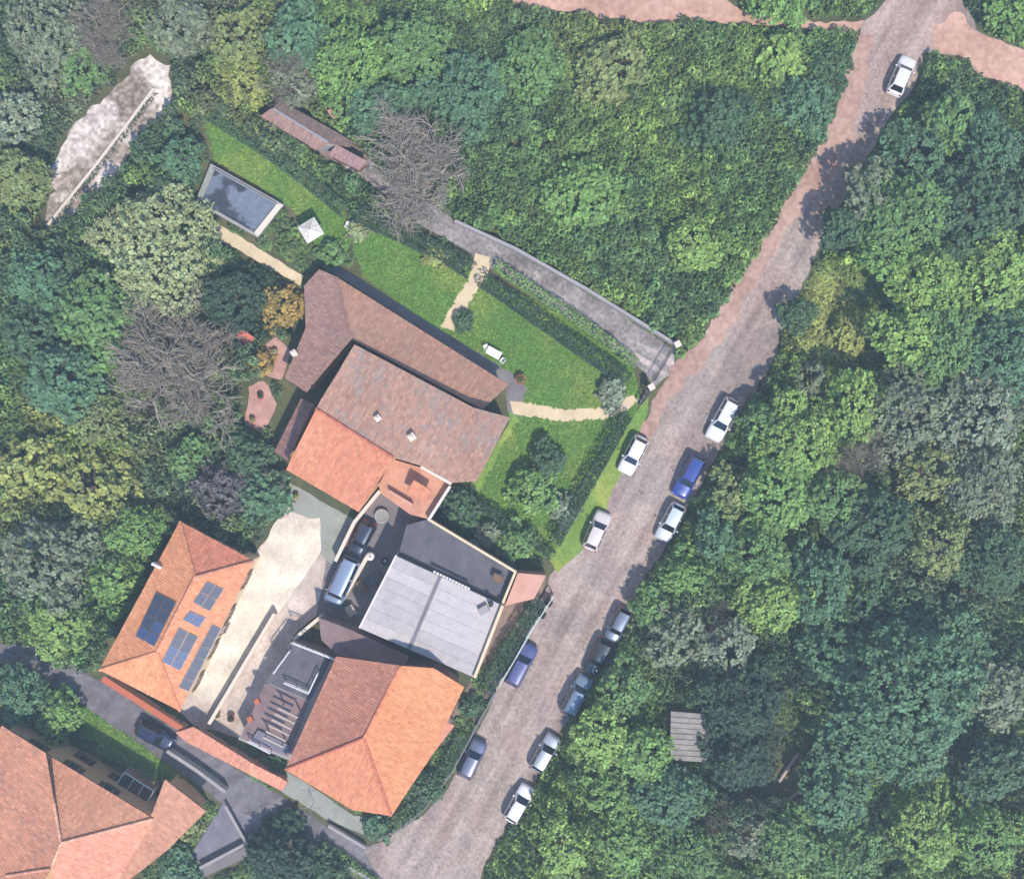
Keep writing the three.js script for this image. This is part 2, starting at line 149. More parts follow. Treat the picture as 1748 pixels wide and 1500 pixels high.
// pts: eave start, eave end (px, py, h), top point (px, py, h); rest of outline in pixels
function slope(eaveA, eaveB, top, outline) { const pl = planeOf(P(...eaveA), P(...eaveB), P(...top)); return { pl, pts: outline.map(p => onPlane(p[0], p[1], pl)), dir: P(...eaveB).sub(P(...eaveA)).normalize() }; }
function tileGeo(sl, c1, c2, seed, patch = .5, pc = [120, 112, 104], step = .24, course = .42) {
  const { pl, pts } = sl, rnd = rng(seed), n = pl.n; let u = sl.dir.clone(), v = n.clone().cross(u).normalize(); if (v.y < 0) { v.negate(); }
  const o = pts[0], q = pts.map(p => { const d = p.clone().sub(o); return [d.dot(u), d.dot(v)]; }); const us = q.map(a => a[0]), u0 = Math.min(...us), u1 = Math.max(...us), v0 = Math.min(...q.map(a => a[1])), v1 = Math.max(...q.map(a => a[1]));
  const range = x => { let lo = 1e9, hi = -1e9; for (let i = 0; i < q.length; i++) { const a = q[i], b = q[(i + 1) % q.length]; if ((a[0] - x) * (b[0] - x) <= 0 && Math.abs(a[0] - b[0]) > 1e-9) { const t = (x - a[0]) / (b[0] - a[0]), y = lerp(a[1], b[1], t); lo = Math.min(lo, y); hi = Math.max(hi, y); } } return [lo, hi]; };
  const pos = [], cl = [], idx = [], K = 4, nr = Math.ceil((u1 - u0) / step), nc = Math.ceil((v1 - v0) / course);
  const A = col(...c1), B = col(...c2), D = col(...pc);
  for (let r = 0; r < nr; r++) for (let j = 0; j < nc; j++) {
    const jit = (rnd() - .5) * .05, xm = u0 + (r + .5) * step, ym = v0 + j * course, w = o.clone().addScaledVector(u, xm).addScaledVector(v, ym); const pt = sstep(.5, .78, fbm(w.x * .5 + seed, w.z * .5, 4) * .55 + rnd() * .45) * patch;
    const c = A.clone().lerp(B, clamp(rnd() * .6 + fbm(w.x * .25 + seed * 3, w.z * .25, 3) * .8 - .2, 0, 1)).lerp(D, clamp(pt + (rnd() < .06 ? .5 : 0) * patch, 0, 1)).multiplyScalar(.86 + rnd() * .28); const lift = .012 * rnd();
    const base = pos.length / 3; let ok = false; const tmp = [];
    for (let k = 0; k <= K; k++) { const x = clamp(u0 + (r + k / K) * step, u0 + 1e-4, u1 - 1e-4), [lo, hi] = range(x), h = .042 * Math.sin(Math.PI * k / K) + lift; const ya = clamp(ym + jit, lo, hi), yb = clamp(ym + course + .03 + jit, lo, hi); if (yb - ya > .01) ok = true; const pa = o.clone().addScaledVector(u, x).addScaledVector(v, ya).addScaledVector(n, h + .035), pb = o.clone().addScaledVector(u, x).addScaledVector(v, yb).addScaledVector(n, h + .002); tmp.push(pa, pb); }
    if (!ok) continue; for (const p of tmp) { pos.push(p.x, p.y, p.z); cl.push(c.r, c.g, c.b); } for (let k = 0; k < K; k++) { const a = base + k * 2; idx.push(a, a + 1, a + 2, a + 2, a + 1, a + 3); }
  }
  const g = geom(pos, idx, cl); g.computeVertexNormals(); return g;
}
function roof(parent, sl, c1, c2, seed, patch, pc, label) {
  const r = part('roof', tileGeo(sl, c1, c2, seed, patch, pc), M.tile, parent, label);
  const tops = sl.pts.map(p => p.clone().addScaledVector(sl.pl.n, -.03)), pos = [], idx = []; const c = tops.map(p => new THREE.Vector2(p.x, p.z)); const N = tops.length; for (const p of tops) pos.push(p.x, p.y, p.z); for (const p of tops) pos.push(p.x, p.y - .14, p.z);
  for (const t of THREE.ShapeUtils.triangulateShape(c, [])) { idx.push(...t, t[0] + N, t[1] + N, t[2] + N); } for (let i = 0; i < N; i++) { const j = (i + 1) % N; idx.push(i, j, j + N, i, j + N, i + N); }
  part('roof_deck', geom(pos, idx).toNonIndexed(), M.deck, r); return r;
}
function ridge(parent, a, b, c, seed = 1) { const rnd = rng(seed * 71), L = a.distanceTo(b), n = Math.max(2, Math.round(L / .4)), pos = [], cl = [], idx = [], d = b.clone().sub(a).normalize(), s = V(-d.z, 0, d.x).normalize(), up = s.clone().cross(d).normalize(); if (up.y < 0) up.negate(); for (let i = 0; i < n; i++) { const k = col(...c).multiplyScalar(.8 + rnd() * .4), base = pos.length / 3; for (const [t, r] of [[i / n, .15], [(i + 1.08) / n, .125]]) for (let m = 0; m <= 6; m++) { const an = Math.PI * m / 6, p = a.clone().addScaledVector(d, Math.min(t, 1) * L).addScaledVector(s, Math.cos(an) * r).addScaledVector(up, Math.sin(an) * r * .9 + .02); pos.push(p.x, p.y, p.z); cl.push(k.r, k.g, k.b); } for (let m = 0; m < 6; m++) idx.push(base + m, base + m + 7, base + m + 1, base + m + 1, base + m + 7, base + m + 8); } return part('ridge_tiles', geom(pos, idx, cl), M.tile, parent); }
// a window on the wall from a to b (both at ground level), its outside on the left hand of a->b when side = 1
function windowOn(parent, a, b, t, y, w, h, side = 1, shutters = true, nm = 'window') { const d = b.clone().sub(a).setY(0).normalize(), nn = V(d.z, 0, -d.x).multiplyScalar(side), c = a.clone().lerp(b, t).setY(y).addScaledVector(nn, .02), ry = Math.atan2(-d.z, d.x), at = (x, yy, z) => c.clone().addScaledVector(d, x).addScaledVector(nn, z).add(V(0, yy, 0)); const bx = (w2, h2, d2, x, yy, z) => { const p = at(x, yy, z); return box(w2, h2, d2, p.x, p.y, p.z, ry); };
  const f = part(nm, [bx(.08, h, .12, -w / 2, 0, 0), bx(.08, h, .12, w / 2, 0, 0), bx(w - .08, .08, .12, 0, h / 2 - .04, 0), bx(w + .2, .07, .22, 0, -h / 2 - .035, .03), bx(.05, h - .08, .06, 0, -.04, .01)], M.winFrame, parent); part('pane', bx(w - .08, h - .08, .03, 0, 0, -.005), M.glass, f); if (shutters) for (const s of [-1, 1]) part('shutter', bx(w / 2, h, .04, s * (w * .75 + .06), 0, .03), M.shutter, f); return f; }
function chimney(parent, px, py, h, w, top, m) { const p = P(px, py, h); const c = part('chimney', [box(w, top, w, p.x, h + top / 2 - .8, p.z, .6)], m, parent); part('chimney_cap', [box(w + .16, .08, w + .16, p.x, h + top - .74, p.z, .6), box(w * .6, .14, w * .6, p.x, h + top - .63, p.z, .6)], M.coping, c); }
function railing(parent, px, h, base, m = M.rail, gap = 1.2) { const pts = px.map(p => P(p[0], p[1], base + h).setY(base)); for (let i = 0; i < pts.length - 1; i++) { const a = pts[i], b = pts[i + 1], L = a.distanceTo(b), n = Math.max(1, Math.round(L / gap)); part('rail', [beam(a.clone().setY(base + h), b.clone().setY(base + h), .1, .06), beam(a.clone().setY(base + h * .5), b.clone().setY(base + h * .5), .05, .04)], m, parent); for (let k = i ? 1 : 0; k <= n; k++) { const p = a.clone().lerp(b, k / n); part('post', box(.08, h - .03, .08, p.x, base + (h - .03) / 2, p.z), m, parent); } } }

// brown tiled farmhouse
{
  const t = thing('farmhouse', 'large brown tiled farmhouse with one red orange slope beside the lawn', 'house');
  const BR = [154, 114, 98], BR2 = [180, 138, 118], OR = [188, 118, 88], OR2 = [204, 140, 108];
  // lower wings
  const ne = slope([575, 474, 3], [868, 657, 3], [600, 577, 4.3], [[573, 472], [868, 657], [824, 699], [600, 579]]);
  roof(t, ne, BR, [174, 134, 110], 11, .5, [140, 122, 108], 'long narrow brown roof facing the lawn');
  const nw = slope([486, 645, 3], [520, 575, 3], [600, 577, 4.3], [[486, 645], [522, 560], [519, 488], [545, 460], [574, 472], [601, 578], [523, 670]]);
  roof(t, nw, [142, 110, 100], [164, 128, 116], 12, .5, [120, 108, 104], 'weathered brown roof of the side wing');
  ridge(t, onPlane(574, 473, ne.pl).add(V(0, .06, 0)), onPlane(600, 578, ne.pl).add(V(0, .06, 0)), [150, 112, 100], 3);
  part('wall', solidPx([[580, 482, 2.8], [857, 656, 2.8], [822, 690, 3.7], [606, 575, 3.8]]), M.ochre, t);
  part('wall', solidPx([[494, 642, 2.8], [530, 562, 2.8], [530, 490, 2.5], [550, 470, 2.5], [572, 480, 2.8], [596, 576, 3.8], [524, 662, 3.8]]), M.ochre, t);
  // upper block
  const up = slope([605, 588, 5.4], [871, 713, 5.4], [539, 697, 7.2], [[605, 588], [808, 696], [871, 713], [814, 821], [772, 824], [716, 794], [671, 781], [539, 697]]);
  roof(t, up, [158, 120, 104], [188, 148, 128], 13, .8, [150, 138, 130], 'wide lichen flecked brown roof');
  const sw = slope([488, 801, 5.2], [613, 874, 5.2], [539, 697, 7.2], [[488, 801], [613, 874], [672, 782], [539, 698]]);
  roof(t, sw, OR, OR2, 14, .12, [170, 100, 84], 'fresh red orange roof slope');
  ridge(t, onPlane(539, 697, up.pl).add(V(0, .08, 0)), onPlane(672, 781, up.pl).add(V(0, .08, 0)), [176, 104, 84], 4);
  part('wall', solidPx([[606, 598, 5.1], [806, 703, 5.1], [862, 717, 5.1], [810, 812, 6.3], [772, 816, 6.6], [716, 786, 6.7], [672, 776, 6.8], [547, 698, 6.9]]), M.ochre, t);
  part('wall', solidPx([[496, 799, 5], [612, 866, 5], [670, 782, 6.8], [547, 704, 6.9]]), M.ochre, t);
  const a = P(862, 717, 5.1).setY(0), b = P(810, 812, 5.1).setY(0); for (const [k, y] of [[.3, 1.5], [.7, 1.5], [.5, 3.9]]) windowOn(t, b, a, k, y, 1, 1.3, -1);
  const c = P(580, 482, 2.8).setY(0), d = P(857, 656, 2.8).setY(0); for (const k of [.12, .36, .62, .86]) windowOn(t, c, d, k, 1.4, 1, 1.2, 1);
  const e = P(496, 799, 5).setY(0), f = P(612, 866, 5).setY(0); for (const k of [.25, .7]) windowOn(t, e, f, k, 3.6, 1, 1.3, -1);
  chimney(t, 704, 746, 6.6, .5, 1.5, M.cream); chimney(t, 646, 714, 6.7, .4, 1.3, M.greyWall); chimney(t, 503, 603, 3.6, .4, 1.3, M.white);
  // terrace cut into the corner
  const tr = part('roof_terrace', solidPx([[670, 784, 4], [718, 798, 4], [768, 828, 4], [732, 886, 4], [700, 878, 4], [650, 842, 4], [646, 828, 4]]), M.orangeFloor, t);
  part('parapet', wallGeo([[718, 796], [770, 826]], .25, 5, 4), M.white, tr); part('parapet', wallGeo([[768, 830], [731, 888]], .25, 4.9, 4), M.white, tr); part('parapet', wallGeo([[664, 838], [704, 862]], .22, 4.8, 4), M.pinkWall, tr);
  const gl = slope([690, 846, 5.0], [726, 866, 5.0], [700, 822, 5.5], [[694, 838], [728, 856], [738, 838], [706, 818]]); roof(t, gl, OR, OR2, 15, .1, [170, 100, 84], 'little red roof over the terrace stair');
  // lean-to
  const le = slope([468, 772, 2.4], [514, 682, 2.4], [534, 692, 3.1], [[468, 772], [514, 680], [536, 690], [490, 786]]); roof(t, le, [132, 98, 94], [152, 114, 106], 16, .4, [110, 100, 98], 'narrow dark lean to roof');
  part('wall', solidPx([[474, 772, 2.2], [516, 688, 2.2], [532, 694, 2.6], [488, 780, 2.6]]), M.ochre, t);
}
// house with solar panels
{
  const t = thing('house', 'orange hipped roof house carrying solar panels beside the pale courtyard', 'house');
  const A = [202, 132, 92], B = [220, 158, 114], N = [307, 890], E = [433, 957], So = [307, 1213], Wt = [170, 1143], R1 = [333, 984, 6.6], R2 = [268, 1112, 6.6], he = 4.6;
  const sNW = slope([...Wt, he], [...N, he], R1, [Wt, N, R1, R2]), sSE = slope([...E, he], [...So, he], R1, [E, So, R2, R1]), sNE = slope([...N, he], [...E, he], R1, [N, E, R1]), sSW = slope([...So, he], [...Wt, he], R2, [So, Wt, R2]);
  roof(t, sNW, A, B, 21, .2, [200, 120, 90]); roof(t, sSE, A, [216, 152, 114], 22, .2, [200, 130, 100]); roof(t, sNE, [196, 120, 92], [212, 142, 110], 23, .2, [176, 120, 96]); roof(t, sSW, A, B, 24, .2, [196, 120, 84]);
  const up = V(0, .07, 0); for (const [p, q] of [[R1, R2]]) ridge(t, P(...p).add(up), P(...q).add(up), [206, 140, 108], 5); ridge(t, P(...N, he).add(up), P(...R1).add(up), [204, 136, 100], 6); ridge(t, P(...E, he).add(up), P(...R1).add(up), [190, 130, 104], 7); ridge(t, P(...So, he).add(up), P(...R2).add(up), [204, 136, 100], 8); ridge(t, P(...Wt, he).add(up), P(...R2).add(up), [204, 136, 100], 9);
  part('wall', solidPx([[306, 899, 4.45], [424, 959, 4.45], [308, 1203, 4.45], [180, 1141, 4.45]]), M.cream, t);
  part('parapet', [wallGeo([[258, 962], [274, 970]], .25, 5.4, 4.5)], M.white, t);
  const w = [[424, 959], [308, 1203], [180, 1141], [306, 899]].map(p => P(p[0], p[1], 4.45).setY(0)); for (const k of [.15, .4, .65, .88]) windowOn(t, w[0], w[1], k, 1.6, 1, 1.3, 1); for (const k of [.3, .7]) windowOn(t, w[1], w[2], k, 1.6, 1, 1.3, 1); for (const k of [.2, .5, .8]) windowOn(t, w[2], w[3], k, 1.6, 1, 1.3, 1); windowOn(t, w[3], w[0], .5, 1.6, 1.1, 1.3, 1); windowOn(t, w[0], w[1], .52, 1.1, 1, 2.1, 1, false, 'door');
  
  const cellT = dark => { const tx = grainTex(128, 1, (u, v) => { const gx = (u * 6) % 1, gy = (v * 10) % 1, l = gx < .06 || gy < .06 ? 1 : 0; const n = (hash(Math.floor(u * 6), Math.floor(v * 10)) - .5) * 10; return l ? [104, 110, 120] : [dark[0] + n, dark[1] + n, dark[2] + n]; }); return new THREE.MeshPhysicalMaterial({ map: tx, roughness: .6, metalness: 0, clearcoat: .1, clearcoatRoughness: .3 }); };
  const panelFrame = std(col(118, 122, 128), .5, { metalness: .3 }); const cells = [cellT([50, 60, 84]), cellT([58, 80, 122]), cellT([56, 64, 86])];
  const arr = (sl, q, nu, nv, lift, pick) => { for (let i = 0; i < nu; i++) for (let j = 0; j < nv; j++) { const g = .035, uv = [[i + g, j + g], [i + 1 - g, j + g], [i + 1 - g, j + 1 - g], [i + g, j + 1 - g]].map(([a, b]) => { a /= nu; b /= nv; const x = lerp(lerp(q[0][0], q[1][0], a), lerp(q[3][0], q[2][0], a), b), y = lerp(lerp(q[0][1], q[1][1], a), lerp(q[3][1], q[2][1], a), b); return onPlane(x, y, sl.pl).addScaledVector(sl.pl.n, lift); });
    const n = sl.pl.n, ctr = uv.reduce((s, p) => s.add(p.clone().multiplyScalar(.25)), V(0, 0, 0)), low = uv.map(p => p.clone().addScaledVector(n, -.05)), pos = [], idx = []; for (const p of [...uv, ...low]) pos.push(p.x, p.y, p.z); for (let k = 0; k < 4; k++) { const l = (k + 1) % 4; idx.push(k, l, l + 4, k, l + 4, k + 4); } idx.push(0, 1, 2, 0, 2, 3, 4, 6, 5, 4, 7, 6);
    const f = part('solar_panel', geom(pos, idx).toNonIndexed(), panelFrame, t); const inn = uv.map(p => p.clone().lerp(ctr, .06).addScaledVector(n, .006)); const g2 = geom([inn[0], inn[1], inn[2], inn[3]].flatMap(p => [p.x, p.y, p.z]), [0, 1, 2, 0, 2, 3], null, [0, 0, 1, 0, 1, 1, 0, 1]); cells[pick(i, j)].side = THREE.DoubleSide; part('solar_cells', g2, cells[pick(i, j)], f); } };
  arr(sNW, [[268, 1010], [303, 1028], [265, 1104], [233, 1086]], 2, 4, .2, (i, j) => j > 2 ? 1 : j > 1 && i ? 1 : 0);
  arr(sSE, [[353, 991], [382, 1004], [357, 1043], [328, 1027]], 2, 2, .16, () => 2);
  arr(sSE, [[323, 1041], [351, 1053], [338, 1071], [311, 1057]], 2, 1, .16, () => 1);
  arr(sSE, [[304, 1070], [338, 1086], [307, 1144], [275, 1128]], 2, 4, .16, (i, j) => j > 1 ? 1 : 2);
  arr(sSE, [[361, 1064], [377, 1072], [322, 1180], [304, 1172]], 1, 6, .16, () => 2);
}
// pale flat roofed building
{
  const t = thing('flat_roofed_building', 'building with a pale sheet metal flat roof and grey terrace beside the road fence', 'building');
  const q = [[677, 949], [857, 1033], [809, 1156], [614, 1072]];
  part('wall', solidPx(q.map(p => [p[0], p[1], 4])), M.greyWall, t);
  const sheetM = plaster(182, 177, 178, 20, 3, 61, .75), sheetM2 = plaster(170, 166, 168, 22, 3, 62, .75);
  const at = (u, v) => [lerp(lerp(q[0][0], q[1][0], u), lerp(q[3][0], q[2][0], u), v), lerp(lerp(q[0][1], q[1][1], u), lerp(q[3][1], q[2][1], u), v)]; const seam = v => lerp(.41, .43, v);
  for (let half = 0; half < 2; half++) for (let j = 0; j < 7; j++) { const v0 = j / 7, v1 = (j + .99) / 7, e = .018, u = v => half ? [seam(v) + e, 1.0] : [0, seam(v) - e]; const pos = [], idx = [], N = 24; for (let k = 0; k <= N; k++) { const v = lerp(v0, v1, k / N), z = .03 + (k % 2 ? .03 : 0) + (j % 2) * .006; for (const uu of u(v)) { const p = at(uu, v), w = P(p[0], p[1], 4.05); pos.push(w.x, 4.04 + z, w.z); } } for (let k = 0; k < N; k++) idx.push(k * 2, k * 2 + 1, k * 2 + 2, k * 2 + 1, k * 2 + 3, k * 2 + 2); part('roof_sheet', geom(pos, idx, null, pos.filter((_, i) => i % 3 === 0).flatMap((x, i) => [pos[i * 3], pos[i * 3 + 2]])), hash(j, half) > .5 ? sheetM : sheetM2, t); }
  { const a = at(.41, 0), b = at(.43, 1); part('gutter', wallGeo([[a[0], a[1]], [b[0], b[1]]], .22, 4.03, 4.002), M.slate, t); }
  part('parapet', wallGeo([[858, 1034], [810, 1157]], .28, 4.5), M.cream, t); part('parapet', wallGeo([[613, 1072], [676, 948]], .16, 4.35), M.white, t);
  part('roof_vent', [cyl(.22, .26, .8, P(838, 1030, 4).x, 4.4, P(838, 1030, 4).z, 12)], M.darkMetal, t); part('roof_vent', [box(1.0, .5, .7, P(826, 1040, 4).x, 4.3, P(826, 1040, 4).z, .5)], M.greyWall, t);
  const ter = part('terrace', solidPx([[694, 896, 3.2], [732, 886, 3.2], [878, 975, 3.2], [856, 1028, 3.2], [680, 946, 3.2]]), M.darkFloor, t); part('parapet', wallGeo([[732, 887], [880, 976], [858, 1030]], .22, 4.1, 3.2), M.cream, ter);
  // toothed row of roof edge blocks along the terrace
  for (let k = 0; k < 12; k++) { const p = P(lerp(742, 800, k / 11), lerp(976, 1004, k / 11), 4.2); part('edge_block', rbox(.26, .3, .2, .03, p.x, 4.2, p.z, -.45), M.white, t); }
  part('side_porch', solidPx([[884, 978, 2.6], [932, 982, 2.6], [912, 1022, 2.6], [862, 1034, 2.6]]), M.pinkWall, t);
}
// grey brown flat roof joining the two houses
solo('flat_roofed_annexe', [solidPx([[544, 1056, 3.4], [604, 1078, 3.4], [698, 1120, 3.4], [690, 1140, 3.4], [576, 1118, 3.4], [548, 1092, 3.4]]), wallGeo([[544, 1056], [576, 1068], [606, 1080]], .2, 3.7, 3.4)], M.brownFlat, 'grey brown flat roofed annexe between the sheet metal roof and the bright orange house', 'building');
// bright orange house by the road
{
  const t = thing('house', 'house with a bright orange hipped roof at the corner of lane and road', 'house'); const he = 4.8, hr = 6.8;
  const Rn = [684, 1136, hr], Rs = [621, 1259, hr];
  const sNW = slope([487, 1313, he], [574, 1122, he], Rs, [[487, 1313], [574, 1120], [684, 1136], [621, 1259]]), sSW = slope([487, 1313, he], [668, 1392, he], Rs, [[487, 1313], [602, 1382], [668, 1392], [621, 1259]]), sSE = slope([668, 1392, he], [792, 1172, he], Rs, [[668, 1392], [736, 1290], [792, 1172], [740, 1140], [686, 1136], [621, 1259]]);
  roof(t, sNW, [166, 108, 86], [188, 132, 108], 31, .4, [150, 108, 96], 'duller darker north west slope'); roof(t, sSW, [190, 118, 84], [206, 140, 104], 32, .15, [180, 110, 84]); roof(t, sSE, [196, 126, 82], [210, 146, 104], 33, .12, [196, 118, 84]);  // north west tiles coloured darker and duller than the other slopes
  const up = V(0, .07, 0); ridge(t, P(...Rn).add(up), P(...Rs).add(up), [204, 124, 92], 11); ridge(t, P(...Rs).add(up), P(487, 1313, he).add(up), [176, 104, 80], 12); ridge(t, P(...Rs).add(up), P(668, 1392, he).add(up), [186, 108, 80], 13);
  part('wall', solidPx([[498, 1309, 4.6], [580, 1128, 4.6], [680, 1144, 5.6], [735, 1148, 5.2], [780, 1175, 4.6], [726, 1288, 4.6], [664, 1382, 4.6], [604, 1372, 4.6]]), M.pinkWall, t);
  const w = [[780, 1175], [726, 1288], [664, 1382], [604, 1372], [498, 1309]].map(p => P(p[0], p[1], 4.6).setY(0)); for (const k of [.25, .75]) windowOn(t, w[0], w[1], k, 1.5, 1, 1.3, 1); windowOn(t, w[1], w[2], .5, 1.5, 1, 1.3, 1); for (const k of [.3, .7]) windowOn(t, w[3], w[4], k, 1.6, 1, 1.3, 1);
  const pr = slope([700, 1346, 2.6], [772, 1238, 2.6], [742, 1240, 3.1], [[726, 1302], [776, 1238], [748, 1226], [700, 1290]]);
  const pc = part('porch', [box(.15, 2.5, .15, P(724, 1298, 2.5).x, 1.25, P(724, 1298, 2.5).z), box(.15, 2.5, .15, P(770, 1240, 2.5).x, 1.25, P(770, 1240, 2.5).z)], M.white, t); roof(pc, pr, [198, 128, 104], [214, 148, 122], 34, .3, [150, 120, 104]); pc.children[0].children.length && pc.children[0].remove(pc.children[0].children[0]);
}
// terrace annexe with pale rails and beams, left of the bright orange house
{
  const t = thing('terrace_annexe', 'dark roof terrace with pale rails and a row of beams beside the orange house', 'annexe'), h = 2.8;
  part('wall', solidPx([[496, 1096, h], [570, 1124, h], [494, 1298, h], [406, 1262, h]]), M.greyWall, t);
  part('upper_floor', solidPx([[497, 1099, h + .06], [566, 1125, h + .06], [528, 1196, h + .06], [452, 1164, h + .06]], h + .004), M.darkFloor, t); part('lower_floor', solidPx([[452, 1166, h + .05], [526, 1198, h + .05], [492, 1292, h + .05], [410, 1260, h + .05]], h + .004), M.brownFlat, t);
  railing(t, [[498, 1098], [570, 1126]], .95, h + .06); railing(t, [[494, 1112], [466, 1150]], .95, h + .06); railing(t, [[484, 1166], [526, 1184], [542, 1150]], .95, h + .06); railing(t, [[422, 1266], [460, 1286]], .95, h + .06);
  for (let k = 0; k < 6; k++) { const x = 474 - k * 5, y = 1208 + k * 10; part('beam', beam(P(x, y, h + 1.9), P(x + 34, y + 17, h + 1.9), .16, .14), M.paleWood, t); }
  for (const [x, y] of [[478, 1208], [506, 1222], [452, 1258], [480, 1272]]) { const p = P(x, y, h + 1.8); part('post', box(.12, 1.78, .12, p.x, h + .05 + .89, p.z), M.paleWood, t); }
  part('planter', [box(.5, .4, .5, P(440, 1196, h).x, h + .25, P(440, 1196, h).z, .5), box(.5, .4, .5, P(428, 1226, h).x, h + .25, P(428, 1226, h).z, .5)], M.clay, t); part('lower_platform', solidPx([[440, 1246, h + .35], [494, 1272, h + .35], [488, 1288, h + .35], [428, 1264, h + .35]], h + .05), M.slate, t);
}
// large red roof at the bottom left corner
{
  const t = thing('house', 'large house with a salmon red hipped roof in the lower left corner', 'house'), he = 5.2, ap = [104, 1438, 7.6];
  const sNE = slope([3, 1240, he], [262, 1397, he], ap, [[78, 1286], [262, 1397], [104, 1438]]), sW = slope([-170, 1520, he], [3, 1238, he], ap, [[-170, 1520], [3, 1238], [78, 1285], [104, 1438], [87, 1482], [20, 1580]]), sSE = slope([140, 1612, he], [262, 1397, he], ap, [[140, 1612], [201, 1503], [262, 1397], [104, 1438], [87, 1482], [84, 1600]]);
  roof(t, sNE, [188, 128, 98], [206, 150, 118], 41, .3, [160, 120, 106]); roof(t, sW, [182, 122, 94], [202, 144, 114], 42, .5, [150, 112, 100]); roof(t, sSE, [204, 134, 108], [218, 158, 128], 43, .15, [190, 130, 104]);
  const up = V(0, .1, 0); ridge(t, P(78, 1288, he + .7).add(up), P(...ap).add(up), [214, 160, 132], 14); ridge(t, P(260, 1397, he).add(up), P(...ap).add(up), [214, 160, 132], 15); ridge(t, P(...ap).add(up), onPlane(87, 1482, sSE.pl).add(up), [220, 168, 136], 16); ridge(t, onPlane(87, 1482, sW.pl).add(up), onPlane(10, 1494, sW.pl).add(up), [210, 150, 124], 17);
  part('wall', solidPx([[6, 1250, 5], [250, 1398, 5], [136, 1600, 5], [-140, 1520, 5]]), M.ochre, t);
  const lo = slope([224, 1496, 3], [350, 1383, 3], [282, 1330, 3.6], [[222, 1500], [286, 1450], [352, 1384], [281, 1330], [256, 1396], [200, 1500]]); roof(t, lo, [182, 128, 104], [202, 150, 122], 44, .35, [160, 126, 112], 'lower pink red roof of the side wing'); part('wall', solidPx([[228, 1490, 2.8], [340, 1383, 2.8], [284, 1340, 3.3], [258, 1396, 3.2], [212, 1490, 2.8]]), M.ochre, t);
  const a = P(6, 1250, 5).setY(0), b = P(250, 1398, 5).setY(0); for (const k of [.2, .45, .7]) { windowOn(t, a, b, k, 1.4, 1, 1.3, 1); windowOn(t, a, b, k, 3.8, 1, 1.2, 1); }
}
{ // lean-to glasshouse against it
  const t = thing('greenhouse', 'small dark glazed lean to with pale frame beside the large salmon roof', 'greenhouse'), q = [[212, 1318], [262, 1350], [248, 1374], [196, 1342]].map(p => P(p[0], p[1], 2.2));
  part('wall', solidGeo(q.map(p => V(p.x, .8, p.z))), M.pinkWall, t); part('frame', [0, 1, 2, 3].flatMap(i => [beam(q[i], q[(i + 1) % 4], .1, .1), rod(q[i].clone().setY(.8), q[i].clone().add(V(0, -.05, 0)), .05)]), M.rail, t); for (const k of [1, 2]) part('glazing_bar', beam(q[0].clone().lerp(q[1], k / 3), q[3].clone().lerp(q[2], k / 3), .06, .08), M.rail, t);
  for (let k = 0; k < 3; k++) { const c = [q[0].clone().lerp(q[1], (k + .06) / 3), q[0].clone().lerp(q[1], (k + .94) / 3), q[3].clone().lerp(q[2], (k + .94) / 3), q[3].clone().lerp(q[2], (k + .06) / 3)]; part('pane', solidGeo(c.map(p => V(p.x, 2.19, p.z)), 2.17), M.glass, t); }
}
wall([[120, 1292], [150, 1300], [200, 1340]], .3, 1.0, M.white, 'short white wall on the shaded side of the large salmon roof');
{ // tiled canopy along the lane
  const t = thing('tiled_wall', 'long narrow terracotta tiled canopy along the lane between the two orange houses', 'wall'); const a = slope([176, 1166, 1.7], [490, 1352, 1.7], [340, 1240, 2.2], [[170, 1158], [262, 1214], [312, 1244], [400, 1292], [494, 1344], [488, 1356], [380, 1296], [306, 1256], [252, 1222], [168, 1168]]);
  const b = slope([318, 1266, 1.7], [482, 1350, 1.7], [330, 1236, 2.3], [[300, 1250], [318, 1266], [482, 1350], [492, 1334], [430, 1302], [330, 1240]]); roof(t, b, [194, 128, 104], [212, 150, 124], 52, .3, [160, 120, 104]); part('wall', wallGeo([[176, 1160], [312, 1246]], .25, 1.6), M.pinkWall, t); part('coping', wallGeo([[174, 1158], [312, 1246]], .6, 1.72, 1.6), M.clay, t); part('wall', wallGeo([[332, 1250], [484, 1338]], .3, 1.6), M.pinkWall, t);
}

// ---------- sheds, pool, garden things ----------
{ const t = thing('long_shed', 'long low shed with a rusty pink brown roof under the upper left trees', 'shed'); const f = slope([446, 198, 2.2], [540, 254, 2.2], [466, 186, 2.7], [[444, 198], [540, 256], [560, 244], [464, 184]]), b = slope([476, 174, 2.2], [596, 246, 2.2], [466, 186, 2.7], [[464, 186], [560, 244], [596, 250], [606, 244], [478, 172]]); roof(t, f, [136, 108, 98], [166, 132, 120], 61, .4, [120, 110, 112]); roof(t, b, [112, 94, 88], [134, 112, 104], 62, .4, [104, 98, 100]); part('wall', solidPx([[452, 200, 2.1], [540, 250, 2.1], [592, 246, 2.1], [478, 180, 2.1]]), M.greyWall, t); part('ridge_board', beam(P(466, 185, 2.78), P(560, 243, 2.78), .2, .06), M.steel, t); }
{ const t = thing('low_shed', 'small dull brown roofed shed at the end of the long low shed', 'shed'); const f = slope([560, 262, 1.8], [612, 290, 1.8], [576, 246, 2.2], [[560, 264], [612, 290], [628, 276], [574, 246]]); roof(t, f, [138, 108, 108], [158, 126, 122], 63, .4, [120, 110, 112]); part('wall', solidPx([[564, 264, 1.7], [610, 286, 1.7], [622, 276, 1.9], [576, 250, 1.9]]), M.wood, t); }
